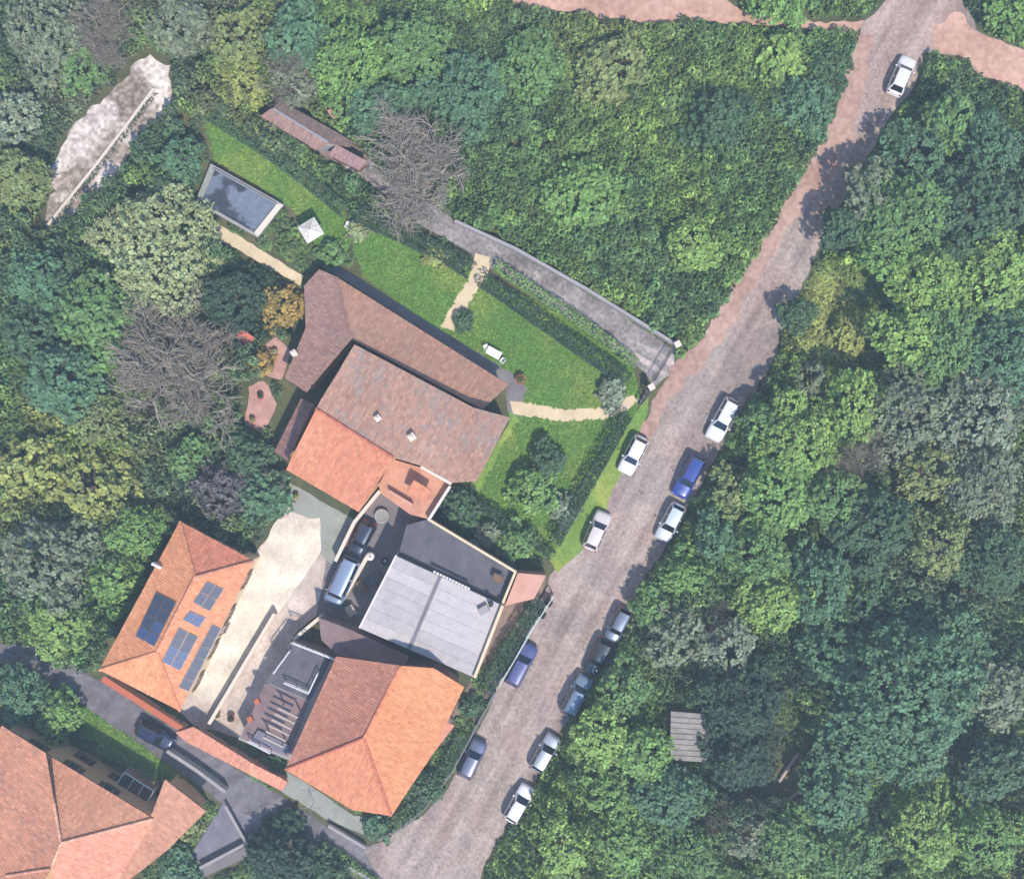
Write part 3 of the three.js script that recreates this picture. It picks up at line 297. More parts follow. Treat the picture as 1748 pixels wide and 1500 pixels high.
{ const t = thing('crate_stack', 'small stack of pinkish crates beside the long low shed', 'crates', P(574, 196), .5); for (let k = 0; k < 4; k++) part('crate', rbox(.55, .4, 1.1, .03, (k % 2) * .6 - .3, .2 + (k > 1 ? .41 : 0), 0), M.pinkPave, t); }
{ // swimming pool
  const t = thing('swimming_pool', 'rectangular raised swimming pool with pale rim and blue grey cover', 'pool'); const q = [[360, 280], [482, 349], [438, 404], [334, 344]], h = 1.0; const w = q.map(p => P(p[0], p[1], h));
  for (let i = 0; i < 4; i++) { const a = w[i], b = w[(i + 1) % 4], c = w.reduce((s, p) => s.add(p.clone().multiplyScalar(.25)), V(0, 0, 0)), ia = a.clone().lerp(c, .13), ib = b.clone().lerp(c, .13); part('wall', solidGeo([a, b, ib, ia].map(p => V(p.x, h - .06, p.z))), M.greenPave, t); const o = .985; part('rim', solidGeo([c.clone().lerp(a, 1.02), c.clone().lerp(b, 1.02), ib, ia].map((p, k) => V(p.x, h, p.z)), h - .058), i === 1 ? M.coping : i === 3 ? M.greenPave : M.greyWall, t); }
  const c = w.reduce((s, p) => s.add(p.clone().multiplyScalar(.25)), V(0, 0, 0)), inn = w.map(p => p.clone().lerp(c, .13)), pos = [], uv = [], idx = [], N = 26; for (let j = 0; j <= N; j++) for (let i = 0; i <= N; i++) { const u = i / N, v = j / N, p = inn[0].clone().lerp(inn[1], u).lerp(inn[3].clone().lerp(inn[2], u), v); pos.push(p.x, .78 + .12 * (fbm(p.x * 1.6, p.z * 1.6, 3) - .5) - .1 * Math.sin(Math.PI * u) * Math.sin(Math.PI * v), p.z); uv.push(p.x, p.z); } for (let j = 0; j < N; j++) for (let i = 0; i < N; i++) { const a = j * (N + 1) + i; idx.push(a, a + N + 1, a + 1, a + 1, a + N + 1, a + N + 2); }
  const ct = grainTex(256, 9, (u, v) => { const n = pn(u, v, 5, 77), d = sstep(.5, .6, n), f = (pn(u, v, 40, 5) - .5) * 40; return [lerp(106, 54, d) + f, lerp(116, 60, d) + f, lerp(132, 72, d) + f]; }); part('cover', geom(pos, idx, null, uv), new THREE.MeshStandardMaterial({ map: ct, roughness: .45, side: THREE.DoubleSide }), t);
  const p0 = w[0], p1 = w[1]; part('cover_roller', rod(inn[0].clone().setY(1.12), inn[1].clone().setY(1.12), .11, .11, 10), M.steel, t); part('ladder', [rod(w[2].clone().add(V(.3, -1, .3)), w[2].clone().add(V(.1, .5, .1)), .025), rod(w[2].clone().add(V(-.1, -1, .5)), w[2].clone().add(V(-.3, .5, .3)), .025)], M.steel, t);
}
{ // parasol
  const t = thing('parasol', 'square off white garden parasol between pool and lawn', 'parasol', P(538, 401), .55); const h = 2.3, r = .95; const pos = [], A = V(0, h + .55, 0), ring = []; for (let k = 0; k < 8; k++) { const an = k * Math.PI / 4, c = k % 2 ? 1.414 : 1.0; ring.push(V(Math.cos(an) * r * c, h - (k % 2 ? .06 : 0), Math.sin(an) * r * c)); } const cm = std(col(204, 200, 192), .85, { side: THREE.DoubleSide });
  for (let k = 0; k < 8; k++) { const a = ring[k], b = ring[(k + 1) % 8], m = a.clone().add(b).multiplyScalar(.5).lerp(A, .45).add(V(0, -.05, 0)); const tri = [A, b, m, A, m, a, a, m, b]; part('canopy_panel', geom(tri.flatMap(p => [p.x, p.y, p.z])), cm, t); part('rib', rod(A.clone().add(V(0, -.05, 0)), ring[k].clone().add(V(0, -.03, 0)), .014), M.wood, t); }
  part('pole', cyl(.03, .03, h + .6, 0, (h + .6) / 2, 0, 10), M.wood, t); part('base', cyl(.3, .35, .12, 0, .06, 0, 18), M.greyWall, t); part('finial', cyl(.02, .05, .12, 0, h + .62, 0, 8), M.wood, t); }
function table(name, label, px, py, ry, w, d, m) { const t = thing(name, label, 'table', P(px, py), ry); part('table_top', rbox(w, .05, d, .02, 0, .73, 0), m, t); for (const x of [-1, 1]) for (const z of [-1, 1]) part('leg', box(.06, .7, .06, x * (w / 2 - .08), .35, z * (d / 2 - .08)), m, t); return t; }
table('garden_table', 'white garden table on the lawn edge behind the brown house', 843, 603, -.5, 1.5, .8, M.frame);
function chair(label, px, py, ry) { const t = thing('garden_chair', label, 'chair', P(px, py), ry); part('seat', rbox(.48, .05, .46, .02, 0, .44, 0), M.frame, t); part('backrest', rbox(.05, .48, .46, .02, -.24, .7, 0), M.frame, t); for (const x of [-1, 1]) for (const z of [-1, 1]) part('leg', cyl(.02, .025, .43, x * .2, .215, z * .2, 6), M.frame, t); for (const z of [-1, 1]) part('armrest', box(.42, .035, .05, 0, .64, z * .24), M.frame, t); return t; }
chair('white garden chair at the near side of the white garden table', 858, 616, 2.4); chair('white garden chair by the house at the far end of the table', 830, 593, .4);
{ const t = thing('small_table', 'small white side table at the corner of the upper lawn', 'table', P(598, 387)); part('table_top', rbox(.9, .05, .7, .02, 0, .5, 0, -.4), M.frame, t); for (const [x, z] of [[-.3, -.2], [.3, -.2], [-.3, .2], [.3, .2]]) part('leg', cyl(.02, .025, .48, x, .24, z, 6), M.frame, t); }
function pot(label, px, py, r, plantKey, h0 = 0) { const t = thing('potted_plant', label, 'potted plant', P(px, py, h0)); const pts = [[r * .6, 0], [r * .75, r * .5], [r, r * 1.25], [r * 1.06, r * 1.25], [r * 1.06, r * 1.45], [r * .9, r * 1.45], [r * .85, r * 1.2]].map(a => new THREE.Vector2(a[0], a[1])); part('pot', new THREE.LatheGeometry(pts, 20), M.clay, t); part('soil', cyl(r * .86, r * .8, .06, 0, r * 1.2, 0, 16), M.soil, t); if (plantKey) { const rnd = rng(px * 7 + py); part('foliage', leafGeo(Array.from({ length: 160 }, () => { const a = rnd() * 6.28, b = rnd(), q = r * .75 * Math.sqrt(rnd()); return [V(Math.cos(a) * q, r * 1.3 + b * r * .9, Math.sin(a) * q), V(Math.cos(a), .6, Math.sin(a)), .8 + rnd() * .5]; }), .16, rnd), leafMat(plantKey), t); } return t; }
// leaf blades: list of [position, outward direction, tone]
function leafGeo(list, size, rnd) { const n = list.length, pos = new Float32Array(n * 12), cl = new Float32Array(n * 12), idx = new Uint32Array(n * 6); const u = V(0, 0, 0), v = V(0, 0, 0), d = V(0, 0, 0); list.forEach(([p, nn, tone, sc = 1], i) => { d.set(nn.x + (rnd() - .5) * 1.5, nn.y + (rnd() - .5) * 1.3, nn.z + (rnd() - .5) * 1.5).normalize(); u.set(rnd() - .5, (rnd() - .5) * .7, rnd() - .5).cross(d).normalize(); v.copy(d).cross(u); const L = size * sc * (.7 + rnd() * .7), W2 = L * .36, b = L * .12; const q = [[-u.x * L * .5, -u.y * L * .5 - b, -u.z * L * .5], [v.x * W2, v.y * W2 + b * .3, v.z * W2], [u.x * L * .5, u.y * L * .5 - b, u.z * L * .5], [-v.x * W2, -v.y * W2 + b * .3, -v.z * W2]]; const hue = (rnd() - .5) * .22; for (let k = 0; k < 4; k++) { const o = i * 12 + k * 3; pos[o] = p.x + q[k][0]; pos[o + 1] = p.y + q[k][1]; pos[o + 2] = p.z + q[k][2]; cl[o] = tone * (1 + hue); cl[o + 1] = tone; cl[o + 2] = tone * (1 - hue); } const a = i * 4; idx.set([a, a + 1, a + 2, a, a + 2, a + 3], i * 6); }); const g = new THREE.BufferGeometry(); g.setAttribute('position', new THREE.BufferAttribute(pos, 3)); g.setAttribute('color', new THREE.BufferAttribute(cl, 3)); g.setIndex(new THREE.BufferAttribute(idx, 1)); g.computeVertexNormals(); return g; }
pot('large round terracotta pot on the lawn at the corner of the brown house', 889, 648, .5, 'olive');
pot('big clay pot with dark plant on the pink terrace', 446, 676, .32, 'dark'); pot('clay pot with yellow green plant at the terrace corner', 432, 716, .28, 'yellow'); pot('clay pot with pale plant on the upper pink terrace', 470, 600, .3, 'pale'); pot('clay pot with green plant at the courtyard foot, nearer the cream wall', 372, 1218, .34, 'mid'); pot('clay pot with dark plant at the courtyard foot, nearer the terrace annexe', 396, 1224, .36, 'deep'); pot('clay pot with bright plant at the courtyard top below the red orange roof', 506, 846, .3, 'bright');
{ const t = thing('garden_hut', 'tiny hut with a red tiled roof left of the brown house', 'hut'); const a = slope([398, 572, 1.5], [424, 592, 1.5], [414, 564, 1.9], [[396, 570], [424, 590], [434, 576], [408, 558]]); roof(t, a, [188, 96, 82], [204, 116, 98], 71, .2, [150, 90, 80]); part('wall', solidPx([[402, 571, 1.4], [424, 586, 1.4], [430, 577, 1.6], [410, 562, 1.6]]), M.wood, t); }
{ const t = thing('wooden_shed', 'small pale grey board roofed shed in the dark gap of the wood', 'shed'); const q = [[1148, 1214], [1208, 1218], [1204, 1300], [1146, 1298]]; part('wall', solidPx(q.map(p => [p[0], p[1], 2.1])), M.wood, t); for (let k = 0; k < 9; k++) { const a = k / 9 + .006, b = (k + 1) / 9 - .006, e = .02 * (k % 3); const at = (u, v) => P(lerp(lerp(q[0][0], q[1][0], u), lerp(q[3][0], q[2][0], u), v), lerp(lerp(q[0][1], q[1][1], u), lerp(q[3][1], q[2][1], u), v), 2.2); const o = .04; part('roof_board', solidGeo([at(-o, a), at(1 + o, a), at(1 + o, b), at(-o, b)].map((p, i) => V(p.x, 2.16 + e + (i === 1 || i === 2 ? .2 : 0), p.z)), 2.11), M.shedRoof, t); } part('door', box(.9, 1.8, .06, P(1176, 1299, 2.1).x, .9, P(1176, 1299, 2.1).z + .05), M.paleWood, t); }
solo('log', (() => { const g = rod(P(1330, 1334, .3).setY(.25), P(1362, 1286, .3).setY(.35), .2, .14, 9); return g; })(), M.paleWood, 'long pale fallen log beside the dark gap in the wood', 'log');
solo('log', rod(P(1340, 1372, .3).setY(.2), P(1366, 1352, .3).setY(.2), .22, .2, 9), M.paleWood, 'short thick pale log below the long fallen log', 'log');
// side yard clutter
{ const t = thing('planter', 'round grey planter ring at the top of the side yard', 'planter', P(652, 880)); part('rim', new THREE.TorusGeometry(.62, .12, 8, 28).rotateX(Math.PI / 2).translate(0, .4, 0), M.greyWall, t); part('wall', cyl(.64, .6, .4, 0, .2, 0, 24), M.darkMetal, t); part('soil', cyl(.56, .56, .05, 0, .42, 0, 20), M.greenPave, t); }
{ const t = thing('tyre', 'black car tyre lying against the pale flat roof', 'tyre', P(657, 957)); part('tread', new THREE.TorusGeometry(.27, .11, 8, 24).rotateX(Math.PI / 2).translate(0, .12, 0), M.tyre, t); part('rim', cyl(.17, .17, .1, 0, .1, 0, 14), M.rim, t); }
{ const t = thing('water_tank', 'small round white tank in the side yard', 'tank', P(634, 948)); part('body', new THREE.LatheGeometry([[0, 0], [.4, 0], [.42, .1], [.42, .8], [.36, .95], [.12, 1.02], [0, 1.02]].map(a => new THREE.Vector2(a[0], a[1])), 20), M.frame, t); part('lid', cyl(.13, .13, .06, 0, 1.04, 0, 12), M.greyWall, t); }
for (const [i, [x, y, w, d, h, m, l]] of [[618, 1000, 1.3, .8, .5, M.wood, 'flat brown timber stack beside the short cream wall'], [600, 1040, 1.0, .8, .7, M.paleWood, 'pale timber stack at the foot of the flat roofed building'], [640, 985, .9, 1.4, .8, M.darkFloor, 'dark grey board stack under the edge of the flat roof']].entries()) { const t = thing('timber_stack', l, 'timber', P(x, y), -1.05); for (let k = 0; k < 5; k++) part('board', box(w, h / 5 - .01, d - .05 * (k % 2), .03 * (k % 3), h / 5 * (k + .5), 0), m, t); }
{ const t = thing('washing_line', 'rotary washing line on the strip below the bright orange roof', 'washing line', P(536, 1368)); part('pole', cyl(.03, .03, 1.9, 0, .95, 0, 8), M.steel, t); for (let k = 0; k < 4; k++) part('arm', rod(V(0, 1.5, 0), V(Math.cos(k * 1.57) * 1, 1.95, Math.sin(k * 1.57) * 1), .02), M.steel, t); }
// terrace furniture on the grey terrace
{ const b = P(850, 985, 3.2); const t = thing('terrace_table', 'small brown table on the grey terrace corner', 'table', b, -.45); part('table_top', rbox(1.0, .05, .7, .02, 0, .73, 0), M.wood, t); for (const x of [-1, 1]) for (const z of [-1, 1]) part('leg', box(.05, .7, .05, x * .42, .35, z * .28), M.wood, t); }

// fences and gate
{ const t = thing('metal_gate', 'dark metal double gate where the driveway meets the road', 'gate'); const a = P(1146, 598), b = P(1114, 652); const mid = a.clone().lerp(b, .5); for (const [p, q] of [[a, mid], [mid, b]]) { const lf = part('gate_leaf', [beam(p.clone().setY(1.5), q.clone().setY(1.5), .06, .06), beam(p.clone().setY(.2), q.clone().setY(.2), .06, .06)], M.darkMetal, t); for (let k = 0; k < 9; k++) { const c = p.clone().lerp(q, (k + .5) / 9); part('bar', box(.035, 1.24, .035, c.x, .85, c.z), M.darkMetal, lf); } } }
for (const [x, y, l] of [[1152, 590, 'pale masonry gate pillar at the end of the long grey boundary wall'], [1108, 662, 'pale masonry gate pillar on the garden side of the gate']]) { const t = thing('gate_pillar', l, 'pillar', P(x, y)); part('shaft', rbox(.5, 1.8, .5, .03, 0, .9, 0, .5), M.greyWall, t); part('cap', rbox(.62, .12, .62, .03, 0, 1.86, 0, .5), M.coping, t); }
function fence(label, px, h, gap, m) { const t = thing('fence', label, 'fence'); const g = px.map(p => P(p[0], p[1])); part('kerb_wall', wallGeo(px.map(p => [p[0], p[1], .3]), .16, .3), M.slate, t); for (let i = 0; i < g.length - 1; i++) { const a = g[i], b = g[i + 1], n = Math.max(1, Math.round(a.distanceTo(b) / gap)); for (const y of [h, h * .65, h * .4]) part('rail', beam(a.clone().setY(y), b.clone().setY(y), y === h ? .1 : .05, .05), m, t); for (let k = i ? 1 : 0; k <= n; k++) { const p = a.clone().lerp(b, k / n); part('post', box(.09, h - .35, .09, p.x, .3 + (h - .35) / 2, p.z), m, t); } } return t; }
const greyRail = std(col(104, 106, 104), .6, { metalness: .2 }), railGreen = std(col(168, 180, 170), .5, { metalness: .2 });
fence('pale green metal railing between the flat roofed building and the parked blue car', [[944, 1014], [912, 1064], [852, 1166]], 1.5, 1.6, railGreen);
fence('grey railing around the corner garden of the bright orange house', [[846, 1178], [800, 1262], [770, 1316], [728, 1372], [690, 1406], [650, 1424]], 1.2, 1.6, greyRail);
fence('dark iron fence between gate and curved cream path', [[1106, 666], [1092, 690]], 1.4, .5, M.darkMetal);
for (const [x, y, l] of [[936, 1026, 'dark wheeled bin on the road edge outside the railing, the upper one'], [925, 1046, 'dark wheeled bin on the road edge outside the railing, the lower one']]) { const t = thing('wheeled_bin', l, 'bin', P(x, y), 1.0); const g = new THREE.CylinderGeometry(.42, .34, .95, 4, 1); g.rotateY(Math.PI / 4); part('body', g.translate(0, .55, 0), M.darkMetal, t); part('lid', rbox(.68, .07, .68, .03, 0, 1.06, 0), M.tyre, t); for (const z of [-1, 1]) part('wheel', new THREE.CylinderGeometry(.1, .1, .05, 12).rotateX(Math.PI / 2).translate(-.26, .1, z * .3), M.tyre, t); }

// ---------- cars ----------
function carPaint(c, o = {}) { return new THREE.MeshPhysicalMaterial({ color: c, roughness: .38, metalness: o.metal ?? .1, clearcoat: .8, clearcoatRoughness: .12 }); }
const glassCar = new THREE.MeshPhysicalMaterial({ color: col(24, 28, 33), roughness: .12, clearcoat: 1, clearcoatRoughness: .06, side: THREE.DoubleSide }); const lampW = new THREE.MeshPhysicalMaterial({ color: col(214, 218, 220), roughness: .15, clearcoat: 1 }), lampR = std(col(150, 26, 24), .3);
const SH = { // length, width, hood height, belt height, roof height, windscreen base / roof front / roof rear / tail base (fractions of the length from the nose)
  hatch: [4.0, 1.74, .92, .98, 1.48, .27, .43, .84, .95], small: [3.6, 1.64, .92, .98, 1.5, .24, .4, .86, .96], estate: [4.5, 1.8, .92, 1.0, 1.5, .27, .42, .88, .97], saloon: [4.4, 1.76, .9, .98, 1.43, .28, .44, .74, .86], suv: [4.3, 1.82, 1.06, 1.12, 1.68, .25, .39, .88, .97], van: [5.0, 1.95, 1.15, 1.25, 1.95, .16, .27, .95, .985] };
function makeCar(kind, paint, label, px, py, dx, dy, opt = {}) {
  const [L, Wd, hh, hb, hr, f1, f2, f3, f4] = SH[kind], t = thing('parked_car', label, 'car', P(px, py, 0), turnOf(dx, dy), opt.group), xs = f => L / 2 - f * L;
  // lower body: stations along the length
  const N = 28, K = 12, pos = [], idx = []; for (let i = 0; i <= N; i++) { const f = i / N, e = Math.min(f, 1 - f) * L; const w = Wd / 2 * (1 - .16 * Math.pow(1 - clamp(e / .75, 0, 1), 2.2)), top = (f < f1 ? lerp(hh - .16, hb - .02, Math.pow(f / f1, .55)) : f > f4 - .02 ? lerp(hb, hb - .1, (f - f4 + .02) / (1.02 - f4)) : hb) - .1 * Math.pow(1 - clamp(e / .22, 0, 1), 2), bot = .24 + .1 * Math.pow(1 - clamp(e / .3, 0, 1), 2), x = xs(f) + 0; for (let k = 0; k <= K; k++) { const a = k / K; let y, z; if (a < .3) { const s = a / .3; z = -w * (.94 + .06 * Math.sin(s * Math.PI * .5)); y = lerp(bot, top - .2, s); } else if (a > .7) { const s = (1 - a) / .3; z = w * (.94 + .06 * Math.sin(s * Math.PI * .5)); y = lerp(bot, top - .2, s); } else { const s = (a - .3) / .4 * 2 - 1; z = w * Math.sign(s) * Math.pow(Math.abs(s), .8); y = top - .2 * Math.pow(Math.abs(s), 4) + .0; } pos.push(x, y, z); } }
  for (let i = 0; i < N; i++) for (let k = 0; k < K; k++) { const a = i * (K + 1) + k; idx.push(a, a + 1, a + K + 1, a + 1, a + K + 2, a + K + 1); } for (const i of [0, N]) { const c = pos.length / 3, b = i * (K + 1); pos.push(xs(i / N), .5, 0); for (let k = 0; k < K; k++) i ? idx.push(c, b + k, b + k + 1) : idx.push(c, b + k + 1, b + k); }
  paint.side = THREE.DoubleSide; part('body', geom(pos, idx), paint, t);
  // cabin: rings from the belt to the roof
  const wb = Wd / 2 * .93, wr = Wd / 2 * .72, c0 = [V(xs(f1), hb - .04, 0), V(xs(f4), hb - .04, 0)], r0 = [xs(f2), xs(f3)]; const bl = (x, s) => V(x, hb - .04, s * wb), rf = (x, s, in_ = 0) => V(x, hr, s * (wr - in_));
  const A = bl(xs(f1), -.9), B = bl(xs(f1), .9), C = bl(xs(f4), .92), D = bl(xs(f4), -.92), mA = bl(xs(f1 + .13), -1), mB = bl(xs(f1 + .13), 1), mC = bl(xs(f4 - .1), 1), mD = bl(xs(f4 - .1), -1), a = rf(r0[0], -.92), b = rf(r0[0], .92), c = rf(r0[1], .92), d = rf(r0[1], -.92);
  const quads = (list) => { const p = [], q = []; for (const [w, x, y, z] of list) { const o = p.length / 3; for (const m of [w, x, y, z]) p.push(m.x, m.y, m.z); q.push(o, o + 1, o + 2, o, o + 2, o + 3); } return geom(p, q).toNonIndexed(); };
  part('cabin', quads([[A, B, b, a], [D, d, c, C], [A, a, d, D], [B, C, c, b], [A, mA, a, a], [B, b, mB, mB]]), paint, t);
  { const p = [], q = [], n1 = 8, n2 = 8; for (let i = 0; i <= n1; i++) for (let k = 0; k <= n2; k++) { const u = i / n1, s = k / n2 * 2 - 1, x = lerp(r0[0] + .06, r0[1] - .05, u), w = wr * .97 * (1 - .05 * Math.pow(Math.abs(u * 2 - 1), 3)); p.push(x, hr + .012 + .055 * (1 - s * s) * (.5 + .5 * Math.sin(Math.PI * clamp(u, .08, .92))) - .05 * Math.pow(Math.abs(s), 6), s * w); } for (let i = 0; i < n1; i++) for (let k = 0; k < n2; k++) { const m = i * (n2 + 1) + k; q.push(m, m + 1, m + n2 + 1, m + 1, m + n2 + 2, m + n2 + 1); } part('roof', geom(p, q), opt.roofPaint || paint, t); }
  const inset = (w, x, y, z, e, off) => { const ct = w.clone().add(x).add(y).add(z).multiplyScalar(.25), n = x.clone().sub(w).cross(z.clone().sub(w)).normalize(); const o = V(ct.x * .0, .6, 0); if (n.dot(ct.clone().sub(V(0, .7, 0))) < 0) n.negate(); return [w, x, y, z].map(p => p.clone().lerp(ct, e).addScaledVector(n, off)); };
  part('windscreen', quads([inset(A, B, b, a, .09, .012)]), glassCar, t); part('rear_window', quads([inset(D, d, c, C, .16, .012)]), glassCar, t);
  for (const s of [-1, 1]) { const lo = (f) => V(xs(f), hb, s * wb * .965), hi = x => V(x, hr - .05, s * (wr * .93)); const mid = (f1 + .06 + f4) / 2; part('side_window', quads([inset(lo(f1 + .1), lo(mid - .012), hi(lerp(r0[0], r0[1], .46)), hi(r0[0] - .05), .05, .022)]), glassCar, t); part('side_window', quads([inset(lo(mid + .012), lo(f4 - .05), hi(r0[1] + .06), hi(lerp(r0[0], r0[1], .5)), .06, .022)]), glassCar, t); part('wing_mirror', rbox(.13, .12, .2, .03, xs(f1 + .09), hb + .06, s * (wb + .13)), paint, t);
    for (const f of [.19, .8]) { const w = part('wheel', new THREE.CylinderGeometry(.31, .31, .2, 20).rotateX(Math.PI / 2).translate(xs(f), .31, s * (Wd / 2 - .09)), M.tyre, t); part('rim', new THREE.CylinderGeometry(.2, .2, .02, 14).rotateX(Math.PI / 2).translate(xs(f), .31, s * (Wd / 2 + .018)), M.rim, w); }
    part('headlight', rbox(.2, .14, .34, .05, L / 2 - .16, hh - .3, s * (Wd / 2 - .36)), lampW, t); part('tail_light', rbox(.1, .22, .22, .03, -L / 2 + .07, hb - .2, s * (Wd / 2 - .27)), lampR, t); }
  part('bumper', [rbox(.16, .2, Wd * .8, .06, L / 2 - .05, .42, 0), rbox(.16, .22, Wd * .8, .06, -L / 2 + .05, .45, 0)], opt.bumper || paint, t);
  part('underbody', box(L * .86, .2, Wd * .8, 0, .3, 0), M.tyre, t); if (opt.rails) for (const s of [-1, 1]) part('roof_rail', rod(V(r0[0] - .15, hr + .07, s * wr * .86), V(r0[1] + .15, hr + .07, s * wr * .86), .022), M.darkMetal, t);
  part('wiper', [rod(V(xs(f1 + .01), hb + .02, -.45), V(xs(f1 + .06), hb + .13, .1), .012), rod(V(xs(f1 + .01), hb + .02, .1), V(xs(f1 + .06), hb + .13, .55), .012)], M.tyre, t); return t;
}
const cW = () => carPaint(col(222, 223, 224)), cS = () => carPaint(col(168, 176, 184), { metal: .5 }), cG = () => carPaint(col(92, 100, 112), { metal: .4 });
makeCar('hatch', cW(), 'white hatchback parked alone near the top of the road under the trees', 1535, 133, .4, -.92);
makeCar('estate', cW(), 'white estate car on the right of the road facing downhill, above the blue car', 1232, 716, -.48, .88);
makeCar('estate', carPaint(col(44, 66, 142)), 'deep blue car nose to tail with the silver white car', 1174, 812, -.46, .89);
makeCar('hatch', carPaint(col(196, 206, 212), { metal: .2 }), 'pale silver car directly behind the blue car', 1143, 890, -.46, .89);
makeCar('hatch', cW(), 'white hatchback on the left verge opposite the blue car', 1080, 776, -.46, .89);
makeCar('hatch', carPaint(col(206, 198, 194)), 'off white hatchback on the left verge, lower of the two there', 1018, 905, .4, -.92);
makeCar('small', carPaint(col(104, 116, 134), { metal: .4 }), 'small grey blue car half under the trees at the middle of the road', 1054, 1064, -.46, .89);
makeCar('hatch', carPaint(col(40, 46, 56), { metal: .3 }), 'dark car tucked below the small grey blue car', 1021, 1118, -.46, .89);
makeCar('suv', carPaint(col(112, 132, 152), { metal: .4 }), 'blue grey car directly below the dark car on the right edge of the road', 984, 1184, .46, -.89);
makeCar('hatch', cS(), 'silver hatchback just above the lowest white car', 930, 1282, .5, -.87);
makeCar('hatch', cW(), 'white hatchback lowest on the right edge of the road', 886, 1368, .5, -.87);
makeCar('estate', carPaint(col(72, 80, 128)), 'violet blue car on the left beside the pale green railing', 889, 1132, .46, -.89);
makeCar('hatch', carPaint(col(98, 104, 128), { metal: .3 }), 'dark grey car on the left beside the bright orange house', 806, 1292, .42, -.91);
makeCar('van', carPaint(col(128, 146, 172), { metal: .3 }), 'long silver blue van in the cluttered side yard', 586, 990, -.42, .91);
makeCar('small', carPaint(col(44, 50, 72), { metal: .2 }), 'dark blue small car in the side yard above the silver van', 620, 916, -.46, .89);
makeCar('hatch', carPaint(col(32, 40, 66), { metal: .2 }), 'dark blue car on the narrow grey lane', 268, 1252, .86, .51);

// ---------- vegetation ----------
function inPoly(poly, x, y) { let c = false; for (let i = 0, j = poly.length - 1; i < poly.length; j = i++) { const a = poly[i], b = poly[j]; if ((a[1] > y) !== (b[1] > y) && x < (b[0] - a[0]) * (y - a[1]) / (b[1] - a[1]) + a[0]) c = !c; } return c; }
// crowns: lobes of leaf tufts round a few centres
function crownGeo(r, seed, o = {}) { const rnd = rng(seed), lobes = [], nl = o.lobes ?? Math.round(5 + r * 1.6), flat = o.flat ?? .8, size = o.leaf ?? .38; lobes.push([V(0, r * .25, 0), r * .72]); for (let k = 0; k < nl; k++) { const a = k / nl * 6.283 + rnd() * .9, q = r * (.4 + rnd() * .45); lobes.push([V(Math.cos(a) * q, (rnd() - .5) * r * .7 * flat, Math.sin(a) * q), r * (.2 + rnd() * .24)]); } for (let k = 0; k < nl / 2; k++) { const a = rnd() * 6.283, q = r * .42 * rnd(); lobes.push([V(Math.cos(a) * q, r * flat * (.35 + rnd() * .3), Math.sin(a) * q), r * (.25 + rnd() * .15)]); }
  const list = [], dens = (o.dens ?? 12) * .68; for (const [c, lr] of lobes) { const n = Math.round(4 * Math.PI * lr * lr * dens * .42); for (let k = 0; k < n; k++) { const y = rnd() * 1.5 - .5, a = rnd() * 6.283, s = Math.sqrt(Math.max(0, 1 - y * y)), d = V(Math.cos(a) * s, y, Math.sin(a) * s), bump = .58 + .68 * fbm(d.x * lr * 1.5 + seed + lr * 9, (d.z + d.y * .6) * lr * 1.5 + 40, 2), p = c.clone().addScaledVector(d, lr * bump * (.86 + rnd() * .2)); let inside = false; for (const [c2, r2] of lobes) if (c2 !== c && p.distanceTo(c2) < r2 * .72) { inside = true; break; } if (inside) continue; const tone = .62 + rnd() * .78; const m = 6; for (let q = 0; q < m; q++) list.push([p.clone().add(V((rnd() - .5) * size * 1.3, (rnd() - .5) * size * .9, (rnd() - .5) * size * 1.3)), d.clone().lerp(V(0, 1, 0), .6), tone * (.85 + rnd() * .3)]); } }
  return leafGeo(list, size, rnd); }
function trunkGeo(h, r, seed, spread) { const rnd = rng(seed), g = [rod(V(0, 0, 0), V((rnd() - .5) * .3, h * .55, (rnd() - .5) * .3), r, r * .72, 9)]; const top = V(0, h * .5, 0); for (let k = 0; k < 6; k++) { const a = k * 1.05 + rnd() * .6, e = V(Math.cos(a) * spread * (.4 + rnd() * .3), h * (.8 + rnd() * .2), Math.sin(a) * spread * (.4 + rnd() * .3)), m = top.clone().lerp(e, .5).add(V(0, h * .05, 0)); g.push(rod(top, m, r * .5, r * .34, 6), rod(m, e, r * .34, r * .12, 5)); } return mergeGeometries(g.map(clean)); }
function bareGeo(r, h, seed, dense = 1) { const rnd = rng(seed), g = []; const grow = (p, d, len, rad, lv) => { const e = p.clone().addScaledVector(d, len); g.push(rod(p, e, rad, rad * .66, lv < 2 ? 6 : 3, lv > 1)); if (lv >= 5) return; const n = lv === 0 ? 7 : lv < 3 ? 4 : Math.round(3 * dense); for (let k = 0; k < n; k++) { const q = V(rnd() - .5, (rnd() - .5) * .7 + (lv < 2 ? .25 : .05), rnd() - .5).normalize(), nd = d.clone().multiplyScalar(lv === 0 ? .5 : .9).add(q.multiplyScalar(lv === 0 ? 1.3 : .85)).normalize(); grow(p.clone().lerp(e, lv === 0 ? .75 + .25 * rnd() : .35 + .65 * rnd()), nd, len * (lv === 0 ? .75 : .62 + rnd() * .2), Math.max(.012, rad * .52), lv + 1); } }; grow(V(0, 0, 0), V(0, 1, 0), h * .42, r * .062, 0);
  const m = mergeGeometries(g.map(clean)); m.computeBoundingBox(); const b = m.boundingBox, k = r / Math.max(.1, (b.max.x - b.min.x + b.max.z - b.min.z) / 4); m.scale(k, h / b.max.y, k); return m; }
const protoCrown = new Map();
